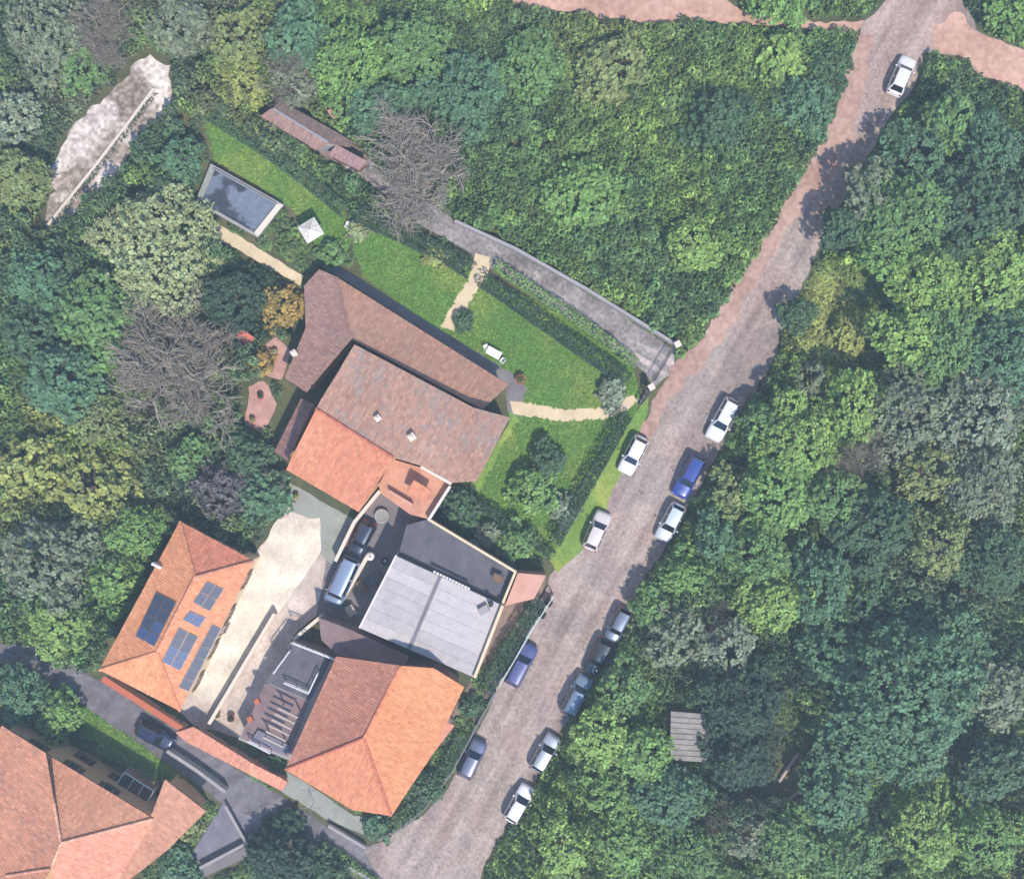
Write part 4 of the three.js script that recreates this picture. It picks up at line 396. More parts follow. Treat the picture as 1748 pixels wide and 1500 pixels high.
function crownFor(r, variant, o) { const cls = r < 1 ? .8 : r < 1.7 ? 1.4 : r < 2.6 ? 2.2 : r < 3.7 ? 3.1 : r < 5.2 ? 4.4 : 8; const key = cls + '_' + variant + (o ? JSON.stringify(o) : ''); if (!protoCrown.has(key)) protoCrown.set(key, [crownGeo(cls, 100 + cls * 31 + variant * 977, o), trunkGeo(cls * 1.25 + 1.2, .06 + cls * .05, 50 + cls * 7 + variant, cls), cls]); return protoCrown.get(key); }
let tv = 0;
function tree(kind, px, py, rpx, h, key, label, category = 'tree', group) {
  const r = rpx * S; tv++; const [cg, tg, cls] = crownFor(r, tv % 3, kind.leaf); const k = r / cls * 1.06, base = P(px, py, h * .7).setY(0), sy = .78 * (kind.tall ?? 1); const t = thing(kind.name, label, category, base, (tv * 2.4) % 6.28, group); const c = part('crown', cg, leafMat(key), t); c.scale.set(k * (.88 + hash(px, py) * .26), k * sy, k * (.88 + hash(py, px) * .26)); c.position.y = Math.max(h * .85 - cls * k * .95 * sy, cls * k * .3); const tr = part('trunk', tg, M.bark, t); const th = cls * 1.25 + 1.2; tr.scale.set(k, Math.max(.3, (c.position.y + cls * k * .45) / th), k); return t; }
const TREE = { name: 'tree' }, SHRUB = { name: 'shrub' }, FINE = { name: 'tree', leaf: { leaf: .3, dens: 14 } }, BIG = { name: 'tree', leaf: { leaf: .36, dens: 10 } }, LOOSE = { name: 'tree', leaf: { leaf: .38, dens: 6.5 } };
function bare(px, py, rpx, h, seed, label, m = M.twig, dense = 1) { const r = rpx * S, base = P(px, py, h * .6).setY(0), t = thing('bare_tree', label, 'tree', base); const g = bareGeo(r, h, seed, dense); part('branches', g, m, t); part('trunk', rod(V(0, 0, 0), V(0, h * .3, 0), r * .065 + .06, r * .06 + .03, 9), M.bark, t); return t; }
const T = [
  // right of the road, from the top down
  [TREE, 1736, 12, 44, 4, 'lush', 'bright green tree in the top right corner beyond the earth track'],
  [TREE, 1336, -18, 50, 5, 'lush', 'bright green tree at the top edge above the end of the earth track'],
  [TREE, 1626, 196, 54, 6, 'mid', 'mid green tree immediately right of the topmost white car'],
  [FINE, 1700, 254, 60, 7, 'teal', 'blue green tree at the right edge below the earth track'],
  [LOOSE, 1568, 262, 64, 6, 'teal', 'dark loose tree below the topmost white car'],
  [LOOSE, 1494, 330, 58, 7, 'grey', 'grey olive loose crowned tree shading the road below the first bend'],
  [TREE, 1560, 360, 72, 8, 'mid', 'mid green tree right of the grey olive road tree'],
  [BIG, 1668, 350, 78, 8, 'dark', 'large dark leaved tree at the upper right edge'],
  [FINE, 1520, 436, 54, 7, 'lush', 'fresh green tree on the upper rim of the yellowish clearing'],
  [TREE, 1442, 386, 38, 6, 'dark', 'small dark tree leaning over the road at its narrowest'],
  [TREE, 1590, 470, 66, 8, 'bright', 'bright green tree in the middle of the upper right wood'],
  [BIG, 1700, 470, 76, 8, 'bright', 'bright broad leaved tree at the right edge level with the driveway gate'],
  [SHRUB, 1452, 566, 36, 1.8, 'yellow', 'low yellow green shrub in the grassy clearing right of the road', 'shrub'],
  [FINE, 1560, 570, 58, 8, 'bright', 'vivid green tree right of the yellow green clearing shrub'],
  [TREE, 1624, 580, 70, 8, 'mid', 'mid green tree two crowns right of the yellow green clearing shrub'],
  [BIG, 1716, 600, 66, 8, 'teal', 'blue green tree at the right edge above the grey hazy trees'],
  [TREE, 1364, 536, 30, 4, 'dark', 'dark roundish shrub tree on the road edge by the clearing'],
  [LOOSE, 1384, 648, 36, 4, 'grey', 'small grey green tree below the yellow green clearing shrub'],
  [FINE, 1462, 690, 62, 7, 'bright', 'bright speckled tree above the white estate car on the wood side'],
  [FINE, 1372, 752, 70, 7, 'bright', 'large bright speckled tree right of the white estate car'],
  [TREE, 1306, 722, 38, 5, 'mid', 'small green tree touching the tail of the white estate car'],
  [FINE, 1330, 846, 60, 7, 'lush', 'fresh green speckled tree right of the blue car'],
  [LOOSE, 1256, 838, 42, 5, 'olive', 'olive tree between the blue car and the fresh green tree'],
  [FINE, 1426, 850, 56, 7, 'mid', 'mid green tree in the centre of the right hand wood'],
  [LOOSE, 1560, 706, 66, 8, 'grey', 'broad grey hazy tree right of the bright speckled trees'],
  [LOOSE, 1680, 704, 72, 8, 'silver', 'silvery green tree at the right edge below the blue green tree'],
  [LOOSE, 1590, 810, 60, 7, 'olive', 'olive yellow tree surrounded by grey hazy trees'],
  [TREE, 1690, 820, 66, 8, 'grey', 'grey green tree at the right edge at mid height'],
  [BIG, 1502, 900, 66, 8, 'dark', 'dark broad leaved tree above the huge round tree'],
  [FINE, 1606, 930, 62, 8, 'olive', 'olive green tree directly above the huge round tree'],
  [TREE, 1704, 950, 66, 8, 'dark', 'dark green tree at the right edge above the huge round tree'],
  [TREE, 1230, 924, 46, 5, 'teal', 'blue green tree right of the pale silver car'],
  [FINE, 1300, 950, 56, 6, 'mid', 'mid green tree below the fresh green speckled tree'],
  [TREE, 1178, 986, 46, 5, 'lush', 'light green tree below the pale silver car'],
  [FINE, 1324, 1034, 52, 6, 'bright', 'bright yellowish green tree above the dark gap in the wood'],
  [FINE, 1412, 1000, 62, 7, 'teal', 'blue green tree left of the olive tree above the huge round tree'],
  [TREE, 1118, 1040, 38, 4, 'mid', 'small tree right of the small grey blue car'],
  [LOOSE, 1166, 1086, 52, 6, 'grey', 'grey green loose tree above the pale board shed'],
  [LOOSE, 1250, 1100, 48, 6, 'silver', 'pale grey tree right above the dark gap in the wood'],
  [BIG, 1560, 1186, 146, 11, 'teal', 'huge round blue green tree, the largest crown in the picture'],
  [TREE, 1710, 1180, 52, 7, 'grey', 'grey tree squeezed between the huge round tree and the right edge'],
  [TREE, 1716, 1310, 60, 7, 'dark', 'dark tree below right of the huge round tree'],
  [FINE, 1066, 1180, 44, 5, 'mid', 'mid green tree right of the blue grey parked car'],
  [FINE, 1030, 1262, 54, 6, 'bright', 'bright green tree right of the silver hatchback'],
  [TREE, 1098, 1290, 46, 6, 'lush', 'fresh green tree left below the pale board shed'],
  [BIG, 1036, 1366, 54, 5, 'lush', 'bushy bright tree right of the lowest white car'],
  [FINE, 968, 1452, 58, 5, 'bright', 'bright tree at the bottom right beside the end of the row of cars'],
  [TREE, 1060, 1446, 66, 6, 'lush', 'broad fresh green tree at the bottom edge right of the road'],
  [TREE, 1150, 1370, 50, 6, 'teal', 'blue green tree straight below the pale board shed'],
  [FINE, 1180, 1460, 64, 6, 'mid', 'mid green tree at the bottom edge below the pale board shed'],
  [LOOSE, 1270, 1430, 56, 5, 'grey', 'thin grey tree at the bottom edge below the fallen logs'],
  [TREE, 1354, 1440, 56, 6, 'mid', 'mid green tree at the bottom edge right of the thin grey tree'],
  [FINE, 1430, 1370, 56, 6, 'teal', 'blue green tree lower left of the huge round tree'],
  [BIG, 1470, 1466, 66, 6, 'mid', 'broad leaved mid green tree at the bottom edge below the huge round tree'],
  [FINE, 1580, 1430, 74, 6, 'bright', 'vivid yellow green tree straight below the huge round tree'],
  [FINE, 1690, 1440, 72, 6, 'lush', 'fresh green tree in the bottom right corner'],
  [BIG, 1276, 1200, 78, 7, 'deep', 'very dark tree filling the gap right of the pale board shed'],
  [TREE, 1262, 1300, 56, 6, 'deep', 'dark tree at the lower right corner of the pale board shed'],
  [LOOSE, 1490, 1016, 52, 6, 'dark', 'dark loose tree between the blue green tree and the huge round tree'],
  // scrub field
  [SHRUB, 1336, 86, 40, 3, 'bright', 'bright shrub in the scrub below the end of the earth track', 'shrub'],
  [SHRUB, 1226, 200, 56, 3, 'dark', 'dark rounded shrub in the upper right of the scrub', 'shrub'],
  [SHRUB, 1380, 170, 50, 3, 'teal', 'blue green shrub in the scrub beside the upper road', 'shrub'],
  [SHRUB, 1040, 110, 60, 3, 'olive', 'wide olive shrub in the upper middle of the scrub', 'shrub'],
  [SHRUB, 904, 110, 56, 3.5, 'mid', 'mid green shrub at the upper left of the scrub', 'shrub'],
  [TREE, 790, 150, 72, 5, 'teal', 'blue green tree at the left end of the scrub'],
  [TREE, 690, 70, 66, 6, 'mid', 'mid green tree at the top edge above the grey bare tree'],
  [FINE, 600, 100, 66, 6, 'lush', 'bright green tree above the long low shed'],
  [TREE, 640, 180, 52, 5, 'teal', 'blue green tree right of the long low shed'],
  [SHRUB, 1180, 420, 50, 2.6, 'bright', 'bright shrub in the lower right of the scrub', 'shrub'],
  [SHRUB, 1000, 330, 60, 3, 'lush', 'fresh green shrub in the centre of the scrub', 'shrub'],
  // left
  [TREE, 500, 60, 62, 6, 'teal', 'blue green tree at the top edge left of the bright tree'],
  [LOOSE, 400, 56, 58, 6, 'olive', 'olive loose tree at the top edge above the clearing end'],
  [FINE, 410, 128, 48, 4, 'yellow', 'yellow green tree right of the tip of the stony clearing'],
  [LOOSE, 500, 140, 46, 5, 'grey', 'grey green tree above the left end of the long low shed'],
  [TREE, 306, 36, 60, 6, 'grey', 'grey green tree at the top edge above the stony clearing'],
  [BIG, 60, 44, 70, 7, 'grey', 'grey broad leaved tree in the top left corner'],
  [FINE, 130, 112, 40, 5, 'mid', 'mid green tree on the upper left rim of the stony clearing'],
  [LOOSE, 24, 190, 50, 6, 'silver', 'silvery tree at the left edge beside the stony clearing'],
  [TREE, 18, 296, 46, 6, 'olive', 'olive tree at the left edge level with the pool'],
  [FINE, 304, 268, 36, 5, 'teal', 'blue green tree between the stony clearing and the pool'],
  [TREE, 276, 320, 32, 4, 'dark', 'small dark tree left of the pool'],
  [BIG, 250, 418, 100, 7, 'pale', 'large pale speckled tree below the pool path'],
  [TREE, 56, 470, 60, 6, 'teal', 'blue green tree at the left edge left of the pale speckled tree'],
  [BIG, 386, 508, 52, 5, 'deep', 'very dark tree between the pool path and the grey bare tree'],
  [TREE, 150, 540, 62, 7, 'mid', 'mid green tree above left of the large grey bare tree'],
  [LOOSE, 40, 560, 54, 6, 'dark', 'dark loose tree at the left edge at mid height'],
  [TREE, 90, 650, 58, 7, 'teal', 'blue green tree left of the large grey bare tree'],
  [LOOSE, 156, 716, 50, 5, 'olive', 'olive tree lower left of the large grey bare tree'],
  [LOOSE, 34, 800, 60, 5, 'yellow', 'yellow green tree at the left edge below mid height'],
  [LOOSE, 148, 836, 60, 5, 'yellow', 'yellow green tree between the left edge tree and the purple grey tree'],
  [FINE, 232, 910, 48, 5, 'lush', 'bright green tree touching the top corner of the solar panel house'],
  [LOOSE, 70, 960, 74, 7, 'grey', 'broad grey blue tree at the left edge beside the solar panel house'],
  [TREE, 180, 994, 44, 4, 'lush', 'green tree beside the shaded side of the solar panel house'],
  [FINE, 100, 1066, 52, 5, 'bright', 'bright round tree just above the left end of the lane'],
  [BIG, 376, 836, 60, 5, 'purple', 'dark purple leaved tree above the solar panel house'],
  [TREE, 450, 850, 40, 4.5, 'teal', 'dark green tree below the red orange roof corner'],
  [TREE, 318, 786, 44, 4, 'mid', 'mid green tree under the lower rim of the large grey bare tree'],
  [SHRUB, 474, 522, 38, 2.6, 'gold', 'golden yellow shrub at the left corner of the brown house', 'shrub'],
  [SHRUB, 444, 618, 26, 2, 'gold', 'small golden shrub beside the upper pink terrace', 'shrub'],
  [TREE, 416, 780, 40, 4, 'dark', 'dark tree left of the red orange roof'],
  [FINE, 30, 1186, 50, 5, 'teal', 'round blue green tree at the left edge below the lane'],
  [FINE, 88, 1222, 40, 4, 'lush', 'light green round tree between the lane and the large salmon roof'],
  // gardens
  [SHRUB, 742, 432, 24, 1.6, 'yellow', 'small yellow green shrub at the edge of the upper lawn', 'shrub'],
  [TREE, 934, 788, 32, 2.8, 'dark', 'dark tree on the lower lawn'],
  [FINE, 908, 832, 44, 2.8, 'lush', 'light green tree at the foot of the lower lawn'],
  [SHRUB, 964, 872, 28, 2, 'silver', 'grey leaved shrub by the hedge at the foot of the lower lawn', 'shrub'],
  [SHRUB, 836, 914, 26, 1.8, 'silver', 'silver leaved shrub beside the grey terrace wall', 'shrub'],
  [SHRUB, 876, 926, 38, 2, 'mid', 'mid green shrub above the corner of the grey terrace', 'shrub'],
  [SHRUB, 786, 868, 40, 2.2, 'dark', 'dark shrub in the corner between terrace and brown house', 'shrub'],
  [SHRUB, 1046, 668, 24, 1.6, 'silver', 'small grey shrub on the lawn near the road gate', 'shrub'],
  [SHRUB, 790, 546, 18, 1.2, 'dark', 'small dark shrub beside the short beige path', 'shrub'],
  [SHRUB, 724, 1344, 32, 1.8, 'dark', 'dark shrub in the corner garden of the bright orange house', 'shrub'],
  [SHRUB, 640, 1414, 24, 1.6, 'teal', 'clipped blue green shrub at the lowest corner of the bright orange roof', 'shrub'],
  [SHRUB, 806, 1208, 20, 1.5, 'dark', 'dark shrub at the upper corner of the bright orange house', 'shrub'],
  [TREE, 478, 1468, 60, 3.5, 'deep', 'dark tree in the lower walled garden'], [TREE, 558, 1496, 36, 3, 'dark', 'small dark tree right of the dark garden tree at the bottom edge'],
  [SHRUB, 320, 1416, 20, 1.6, 'olive', 'olive shrub beside the lower pink roof', 'shrub'], [SHRUB, 300, 1480, 34, 1.6, 'teal', 'blue green shrub at the bottom edge beside the salmon roof', 'shrub'],
  [SHRUB, 610, 390, 22, 1.4, 'pale', 'pale shrub at the upper corner of the lawn', 'shrub'], [SHRUB, 566, 430, 26, 1.8, 'mid', 'mid green shrub below the white parasol', 'shrub'],
];
for (const a of T) tree(...a);
bare(292, 638, 132, 6.5, 5, 'large grey leafless tree left of the brown house', M.twig, 1.6);
bare(704, 284, 112, 6, 9, 'grey leafless tree at the left end of the scrub beside the driveway', std(col(146, 138, 126), .95), 1.6);
bare(1470, 780, 60, 7, 14, 'thin grey leafless tree in the middle of the right hand wood');
bare(1238, 1390, 56, 5, 17, 'brown leafless tree at the bottom below the fallen logs', std(col(112, 98, 88), .95));
bare(186, 60, 74, 5.5, 27, 'grey leafless tree at the top edge above the stony clearing', M.twig, 1.6);
bare(480, 130, 60, 5, 21, 'grey leafless tree above the long low shed');
bare(1216, 1052, 46, 5, 23, 'small brownish leafless tree above the pale board shed', std(col(110, 98, 94), .95));

// hedges
function hedge(px, wpx, h, key, label, leaf = .22) { const t = thing('hedge', label, 'hedge'), pts = px.map(p => P(p[0], p[1], h * .5).setY(0)), list = [], rnd = rng(px[0][0] * 13 + px[0][1]), w = wpx * S; for (let i = 0; i < pts.length - 1; i++) { const a = pts[i], b = pts[i + 1], L = a.distanceTo(b), d = b.clone().sub(a).normalize(), s = V(-d.z, 0, d.x), n = Math.round(L * (w + h * 1.4) * 55); for (let k = 0; k < n; k++) { const u = rnd() * L, q = rnd() * (w + 2 * h); let off, y, nn; const bump = .75 + .5 * fbm((a.x + d.x * u) * 1.3, (a.z + d.z * u) * 1.3, 3); const hh = h * (.8 + bump * .22), ww = w * (.75 + bump * .3); if (q < w) { off = (q / w - .5) * ww; y = hh - .12 * Math.abs(q / w - .5); nn = V(0, 1, 0); } else { const sd = q < w + h ? 1 : -1; off = sd * ww / 2; y = rnd() * hh; nn = s.clone().multiplyScalar(sd).add(V(0, .4, 0)); } list.push([a.clone().addScaledVector(d, u).addScaledVector(s, off + (rnd() - .5) * .15).setY(y + (rnd() - .5) * .15), nn, .75 + rnd() * .5]); } } part('foliage', leafGeo(list, leaf, rnd), leafMat(key), t); const st = []; for (let i = 0; i < pts.length - 1; i++) { const n = Math.round(pts[i].distanceTo(pts[i + 1]) / .7); for (let k = 0; k < n; k++) { const p = pts[i].clone().lerp(pts[i + 1], (k + .5) / n); st.push(rod(p, p.clone().setY(h * .6), .04, .02, 5)); } } part('stems', st, M.bark, t); return t; }
hedge([[846, 452], [930, 508], [1010, 562], [1086, 622]], 16, 1.3, 'lush', 'light green clipped hedge along the driveway side of the lawn');
hedge([[822, 476], [900, 530], [980, 586], [1072, 650]], 22, 1.5, 'deep', 'dark hedge on the lawn side of the light green hedge');
hedge([[610, 366], [690, 400], [770, 440], [806, 462]], 26, 1.6, 'deep', 'dark hedge between the upper lawn and the driveway');
hedge([[360, 196], [440, 246], [520, 304], [590, 362]], 20, 1.5, 'dark', 'dark hedge above the pool lawn');
hedge([[470, 226], [520, 262], [560, 310]], 18, 1, 'lush', 'light green hedge strip in front of the long low shed');
hedge([[1070, 708], [1034, 772], [992, 846], [946, 926]], 18, 1.6, 'deep', 'tall dark hedge along the road side of the lower lawn');
hedge([[770, 834], [850, 880], [944, 948]], 14, 1.5, 'deep', 'dark hedge across the foot of the lower lawn');
hedge([[214, 960], [176, 1030], [140, 1100]], 24, 1.8, 'deep', 'dark hedge along the shaded side of the solar panel house');
hedge([[340, 418], [420, 462], [500, 512]], 12, 1.2, 'deep', 'dark hedge along the lower side of the pool path');
hedge([[924, 1022], [892, 1066], [860, 1120], [826, 1180]], 22, 1.4, 'deep', 'dark hedge between the flat roofed building and the pale green railing');
hedge([[792, 1250], [760, 1310], [720, 1366], [680, 1398]], 20, 1.2, 'dark', 'dark hedge inside the railing of the bright orange house');
hedge([[566, 1452], [640, 1508]], 16, .8, 'lush', 'light green strip hedge beside the mouth of the lane');
hedge([[166, 1270], [220, 1302], [286, 1342]], 14, .9, 'mid', 'mid green hedge between the lane verge and the glasshouse');

hedge([[266, 158], [218, 222], [164, 292], [90, 384]], 5, .3, 'deep', 'thin dark line of ivy along the low wall in the stony clearing', .16);

// ground cover in the woods, scrub and gardens: tufted bushes nobody could count
// a bush with a thin stem below it
function clean2(g) { const p = [...g.attributes.position.array], c = [...g.attributes.color.array], ix = [...g.index.array]; for (const [dx, dz] of [[.03, 0], [0, .03]]) { const b = p.length / 3; p.push(-dx, -3, -dz, dx, -3, dz, dx * .5, .5, dz * .5, -dx * .5, .5, -dz * .5); for (let k = 0; k < 4; k++) c.push(.7, .5, .45); ix.push(b, b + 1, b + 2, b, b + 2, b + 3); } return geom(p, ix, c); }
function bushGeo(seed) { const rnd = rng(seed), list = []; for (let k = 0; k < 38; k++) { const a = rnd() * 6.283, y = rnd(), s = Math.sqrt(1 - y * y * .9), d = V(Math.cos(a) * s, y, Math.sin(a) * s); list.push([V(d.x * .42, d.y * .8, d.z * .42), d.clone().lerp(V(0, 1, 0), .6), .7 + rnd() * .6]); } const g = clean2(leafGeo(list, .3, rnd)); return g; }
const bushes = [bushGeo(1), bushGeo(2), bushGeo(3)]; const bushMat = new THREE.MeshPhysicalMaterial({ color: 0xffffff, vertexColors: true, roughness: .8, side: THREE.DoubleSide, transmission: .2, thickness: 0 });
// plant colours from place to place: [px, py, radius, colour key]
const VEG = [[1040, 120, 130, 'olive'], [1000, 220, 130, 'lush'], [1250, 120, 110, 'mid'], [1360, 200, 100, 'teal'], [1130, 330, 160, 'lush'], [900, 200, 90, 'teal'], [870, 320, 90, 'mid'], [1220, 480, 90, 'mid'], [1100, 450, 90, 'bright'], [940, 420, 70, 'mid'], [1320, 330, 80, 'mid'], [780, 180, 90, 'dark'], [620, 120, 90, 'lush'], [700, 40, 100, 'mid'], [440, 140, 70, 'yellow'], [520, 180, 60, 'grey'], [300, 60, 140, 'grey'], [140, 160, 120, 'grey'], [40, 350, 110, 'olive'], [60, 60, 120, 'teal'], [290, 280, 90, 'teal'], [300, 420, 100, 'mid'], [420, 520, 80, 'deep'], [100, 480, 100, 'teal'], [30, 620, 80, 'mid'], [300, 640, 120, 'grey'], [170, 620, 70, 'mid'], [380, 730, 80, 'mid'], [130, 760, 90, 'yellow'], [40, 840, 90, 'yellow'], [230, 860, 80, 'olive'], [80, 980, 100, 'teal'], [180, 1040, 80, 'mid'], [100, 1080, 60, 'bright'], [380, 850, 80, 'purple'], [1430, 540, 85, 'yellow'], [1420, 620, 60, 'olive'], [1500, 330, 80, 'grey'], [1600, 220, 110, 'teal'], [1700, 330, 90, 'dark'], [1560, 480, 110, 'bright'], [1700, 470, 90, 'lush'], [1390, 740, 120, 'bright'], [1560, 740, 120, 'grey'], [1690, 720, 100, 'silver'], [1590, 800, 70, 'olive'], [1270, 850, 90, 'mid'], [1450, 900, 100, 'dark'], [1600, 930, 110, 'grey'], [1180, 980, 80, 'lush'], [1300, 1020, 80, 'bright'], [1180, 1090, 90, 'grey'], [1400, 1000, 80, 'teal'], [1290, 1230, 120, 'deep'], [1080, 1260, 100, 'lush'], [1560, 1180, 150, 'teal'], [1000, 1420, 130, 'bright'], [1180, 1420, 100, 'mid'], [1280, 1380, 70, 'grey'], [1420, 1420, 100, 'mid'], [1600, 1440, 120, 'bright'], [1700, 1280, 80, 'grey'], [1710, 1460, 90, 'olive'], [1330, 1340, 60, 'grey'], [1690, 60, 90, 'lush'], [1330, 10, 90, 'lush'], [1100, 1340, 70, 'mid']];
const vegCol = (x, y) => { let r = 0, g = 0, b = 0, w = .02; const d = col(...LC.mid); r += d.r * w; g += d.g * w; b += d.b * w; for (const [cx, cy, cr, k] of VEG) { const q = ((x - cx) ** 2 + (y - cy) ** 2) / (cr * cr); if (q > 5) continue; const e = Math.exp(-q * 1.6), c = vegCol.c[k] || (vegCol.c[k] = col(...LC[k])); r += c.r * e; g += c.g * e; b += c.b * e; w += e; } return [r / w, g / w, b / w]; }; vegCol.c = {};
const houses = [[[390, 555], [425, 548], [446, 576], [424, 602], [384, 582]], [[556, 176], [596, 190], [590, 216], [552, 204]], [[1318, 1344], [1340, 1270], [1376, 1280], [1384, 1350], [1340, 1384]], [[505, 460], [560, 448], [882, 652], [884, 716], [820, 836], [740, 890], [612, 884], [470, 800], [460, 770], [480, 640]], [[300, 876], [442, 950], [310, 1226], [160, 1146]], [[690, 890], [735, 880], [940, 975], [800, 1180], [800, 1176], [675, 1400], [480, 1320], [545, 1050], [612, 1072]], [[-200, 1500], [0, 1230], [280, 1325], [356, 1380], [220, 1520], [140, 1700], [-200, 1700]], [[490, 1090], [575, 1120], [495, 1305], [400, 1265]], [[445, 180], [480, 165], [612, 245], [600, 260], [540, 258]], [[1140, 1210], [1212, 1214], [1208, 1302], [1142, 1300]], [[350, 272], [490, 346], [440, 410], [328, 346]]];
function edgeDist(poly, x, y) { let m = 1e9; for (let i = 0; i < poly.length; i++) { const a = poly[i], b = poly[(i + 1) % poly.length], dx = b[0] - a[0], dy = b[1] - a[1], t = clamp(((x - a[0]) * dx + (y - a[1]) * dy) / (dx * dx + dy * dy), 0, 1); m = Math.min(m, Math.hypot(x - a[0] - dx * t, y - a[1] - dy * t)); } return m; }
const zones = { scrub: [[], 'scrub_thicket', 'dense green scrub filling the field between driveway, road and earth track'], right: [[], 'undergrowth', 'tangled undergrowth between the trees right of the road'], left: [[], 'undergrowth', 'tangled undergrowth between the trees on the left side'], garden: [[], 'garden_planting', 'low mixed planting in beds between the houses'] };
{ const rnd = rng(99), step = 8.2; for (let y = -190; y < 1700; y += step) for (let x = -230; x < 1980; x += step) {
    const px = x + (rnd() - .5) * step * 1.3, py = y + (rnd() - .5) * step * 1.3, r1 = rnd(), r2 = rnd(), r3 = rnd(), r4 = rnd(), r5 = rnd(); if (rnd() < .16) continue; let bad = false; for (const p of hardPolys) if (inPoly(p, px, py) || edgeDist(p, px, py) < 8) { bad = true; break; } if (bad) continue; for (const p of houses) if (inPoly(p, px, py)) { bad = true; break; } if (bad) continue;
    const wx = (px - 874) * S, wz = (py - 750) * S; const roadX = inPoly([[1470, -300], [1440, 170], [1195, 582], [1020, 870], [850, 1170], [640, 1450], [640, 2000], [2200, 2000], [2200, -300]], px, py); let zone, hs, lift = 0; const n = fbm(wx * .45, wz * .45, 3);
    if (inPoly([[320, 196], [372, 196], [600, 340], [610, 460], [530, 480], [330, 352]], px, py) || inPoly([[380, 1020], [860, 820], [980, 940], [960, 1060], [700, 1420], [380, 1720], [140, 1420], [80, 1230]], px, py) || inPoly([[600, 360], [850, 420], [1110, 640], [950, 980], [740, 850], [880, 690], [560, 450]], px, py)) { if (r5 > .62) continue; zone = 'garden'; hs = .35 + n * .7; }
    else if (roadX) { zone = 'right'; hs = .9 + n * .9; lift = r4 * (.3 + 2.6 * sstep(.3, .7, fbm(wx * .2 + 8, wz * .2, 3))) * (1 + r2 * .3) * sstep(6, 55, edgeDist(ROAD, px, py)); if (Math.hypot((px - 1280) / 100, (py - 1250) / 110) < 1) { hs = .35 + n * .4; lift = 0; if (r5 > .7) continue; } if (Math.hypot((px - 1436) / 88, (py - 552) / 106) < 1) { hs = .25 + n * .3; lift = 0; } } else if (px > 800 || (px > 560 && py < 220)) { zone = 'scrub'; hs = .7 + n * .8; lift = (.2 + .8 * r4) * .8 * sstep(.38, .66, fbm(wx * .32 + 3, wz * .32 + 5, 3)); } else { zone = 'left'; hs = .8 + n * 1; lift = r4 * 2.4 * sstep(.3, .7, fbm(wx * .25 + 8, wz * .25, 3)); if (py < 180 && px < 420 && r5 > .75) continue; }
    const c = vegCol(px + (r3 - .5) * 60, py + (r4 - .5) * 60); { const y2 = sstep(.52, .7, fbm(wx * .28 + 61, wz * .28 + 13, 3)) * .7, d2 = sstep(.52, .68, fbm(wx * .24 + 161, wz * .24 + 113, 3)) * .6, A2 = vegCol.c.bright || (vegCol.c.bright = col(...LC.bright)), B2 = vegCol.c.teal || (vegCol.c.teal = col(...LC.teal)); c[0] = lerp(lerp(c[0], B2.r, d2), A2.r, y2); c[1] = lerp(lerp(c[1], B2.g, d2), A2.g, y2); c[2] = lerp(lerp(c[2], B2.b, d2), A2.b, y2); } const k = .55 + r5 * r5 * .95 + (fbm(wx * .9 + 50, wz * .9, 2) - .5) * .5; zones[zone][0].push([wx, wz, r1 * 6.283, .75 + r2 * .6, hs * (.65 + r3 * .8), c, k, Math.floor(r4 * 3), lift]); } }
for (const z of Object.values(zones)) { for (let v = 0; v < 1; v++) { const list = z[0]; const im = new THREE.InstancedMesh(bushes[0], bushMat, list.length); const m = new THREE.Matrix4(), q = new THREE.Quaternion(), c = new THREE.Color(); list.forEach((a, i) => { q.setFromAxisAngle(V(0, 1, 0), a[2]); m.compose(V(a[0], a[8], a[1]), q, V(a[3], a[4], a[3])); im.setMatrixAt(i, m); c.setRGB(a[5][0] * a[6], a[5][1] * a[6], a[5][2] * a[6] * .95); im.setColorAt(i, c); }); shade(im); im.name = numbered(z[1]); scene.add(im); tag(im, z[2], z[1].replace('_', ' '), null, 'stuff'); } }
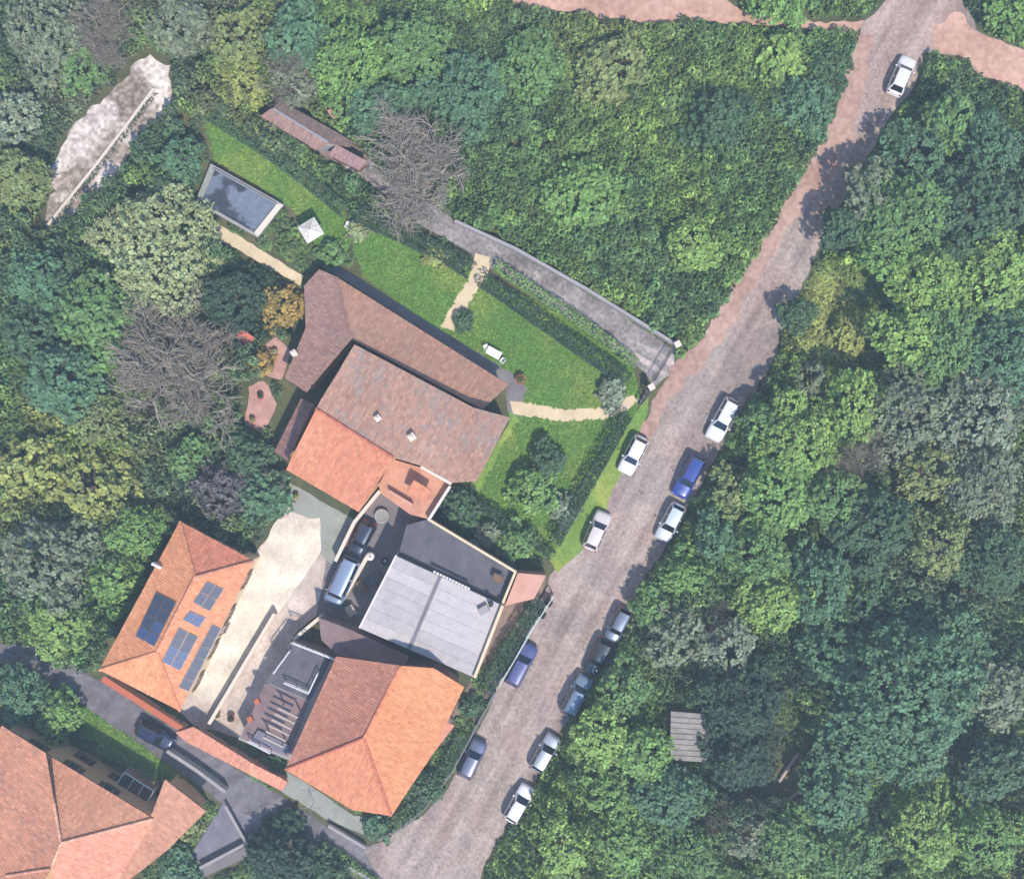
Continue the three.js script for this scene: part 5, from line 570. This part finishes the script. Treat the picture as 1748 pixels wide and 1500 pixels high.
// grass of the lawns and verge
{ const rnd = rng(321), list = []; const blade = leafGeo(Array.from({ length: 14 }, () => [V((rnd() - .5) * .3, .04 + rnd() * .05, (rnd() - .5) * .3), V(rnd() - .5, 1, rnd() - .5), .75 + rnd() * .5]), .13, rnd); const polys = [[[590, 378], [640, 380], [720, 430], [830, 470], [960, 540], [1080, 630], [1092, 674], [1080, 720], [1030, 800], [960, 960], [900, 940], [760, 850], [820, 800], [870, 720], [860, 650], [740, 560], [620, 470]], [[350, 214], [372, 206], [480, 282], [582, 352], [604, 400], [586, 438], [540, 420], [500, 356], [440, 316], [366, 274]], [[1104, 682], [1100, 720], [1068, 790], [1034, 866], [1004, 926], [952, 976], [940, 955], [1000, 860], [1070, 730]], [[140, 1190], [300, 1320], [290, 1336], [230, 1310], [120, 1240], [100, 1210]]]; const avoid = clearings.filter(c => !polys.some(p => p.length === c.length && p[0][0] === c[0][0])).concat(houses); for (let y = 180; y < 1350; y += 4.2) for (let x = 90; x < 1110; x += 4.2) { const px = x + (rnd() - .5) * 5, py = y + (rnd() - .5) * 5; if (!polys.some(p => inPoly(p, px, py)) || avoid.some(p => inPoly(p, px, py))) continue; list.push([(px - 874) * S, (py - 750) * S, rnd() * 6.28, .7 + rnd() * .7, rnd()]); }
  const mat = new THREE.MeshPhysicalMaterial({ color: 0xffffff, vertexColors: true, roughness: .8, side: THREE.DoubleSide, transmission: .25, thickness: 0 }); const im = new THREE.InstancedMesh(blade, mat, list.length), m = new THREE.Matrix4(), q = new THREE.Quaternion(), c = new THREE.Color(), A = col(100, 146, 56), B = col(144, 164, 72); list.forEach((a, i) => { q.setFromAxisAngle(V(0, 1, 0), a[2]); m.compose(V(a[0], .012, a[1]), q, V(a[3], a[3], a[3])); im.setMatrixAt(i, m); c.copy(A).lerp(B, clamp(sstep(.4, .7, fbm(a[0] * .3 + 20, a[1] * .3 + 4, 3)) * .7 + (a[4] - .5) * .35, 0, 1)).multiplyScalar(.85 + a[4] * .3); im.setColorAt(i, c); }); shade(im); im.name = 'grass'; scene.add(im); tag(im, 'short mown grass of the bright lawns and the roadside verge', 'grass', null, 'stuff'); }

// every thing that was laid out in place gets its origin at its own base
for (const o of [...scene.children]) if (o.isGroup && o.position.lengthSq() === 0) { const b = new THREE.Box3().setFromObject(o), c = b.getCenter(V(0, 0, 0)).setY(0); o.position.copy(c); for (const k of o.children) k.position.sub(c); }
const GROUPS = { tree: 'trees of the woods and gardens', shrub: 'shrubs of the scrub and gardens', hedge: 'hedges around the gardens', wall: 'low garden and yard walls', 'potted plant': 'clay pots with plants', bin: 'wheeled bins outside the railing', log: 'fallen logs in the wood', fence: 'railings along the road', pillar: 'pillars of the driveway gate', timber: 'stacks of boards in the side yard', house: 'tiled houses of the settlement' };
for (const o of scene.children) { const c = o.userData.category; if (!c || o.userData.group) continue; if (c === 'car') o.userData.group = o.userData.label.includes('yard') ? 'vehicles in the side yard' : 'cars parked along road and lane'; else if (GROUPS[c]) o.userData.group = GROUPS[c]; }
renderer.render(scene, camera);
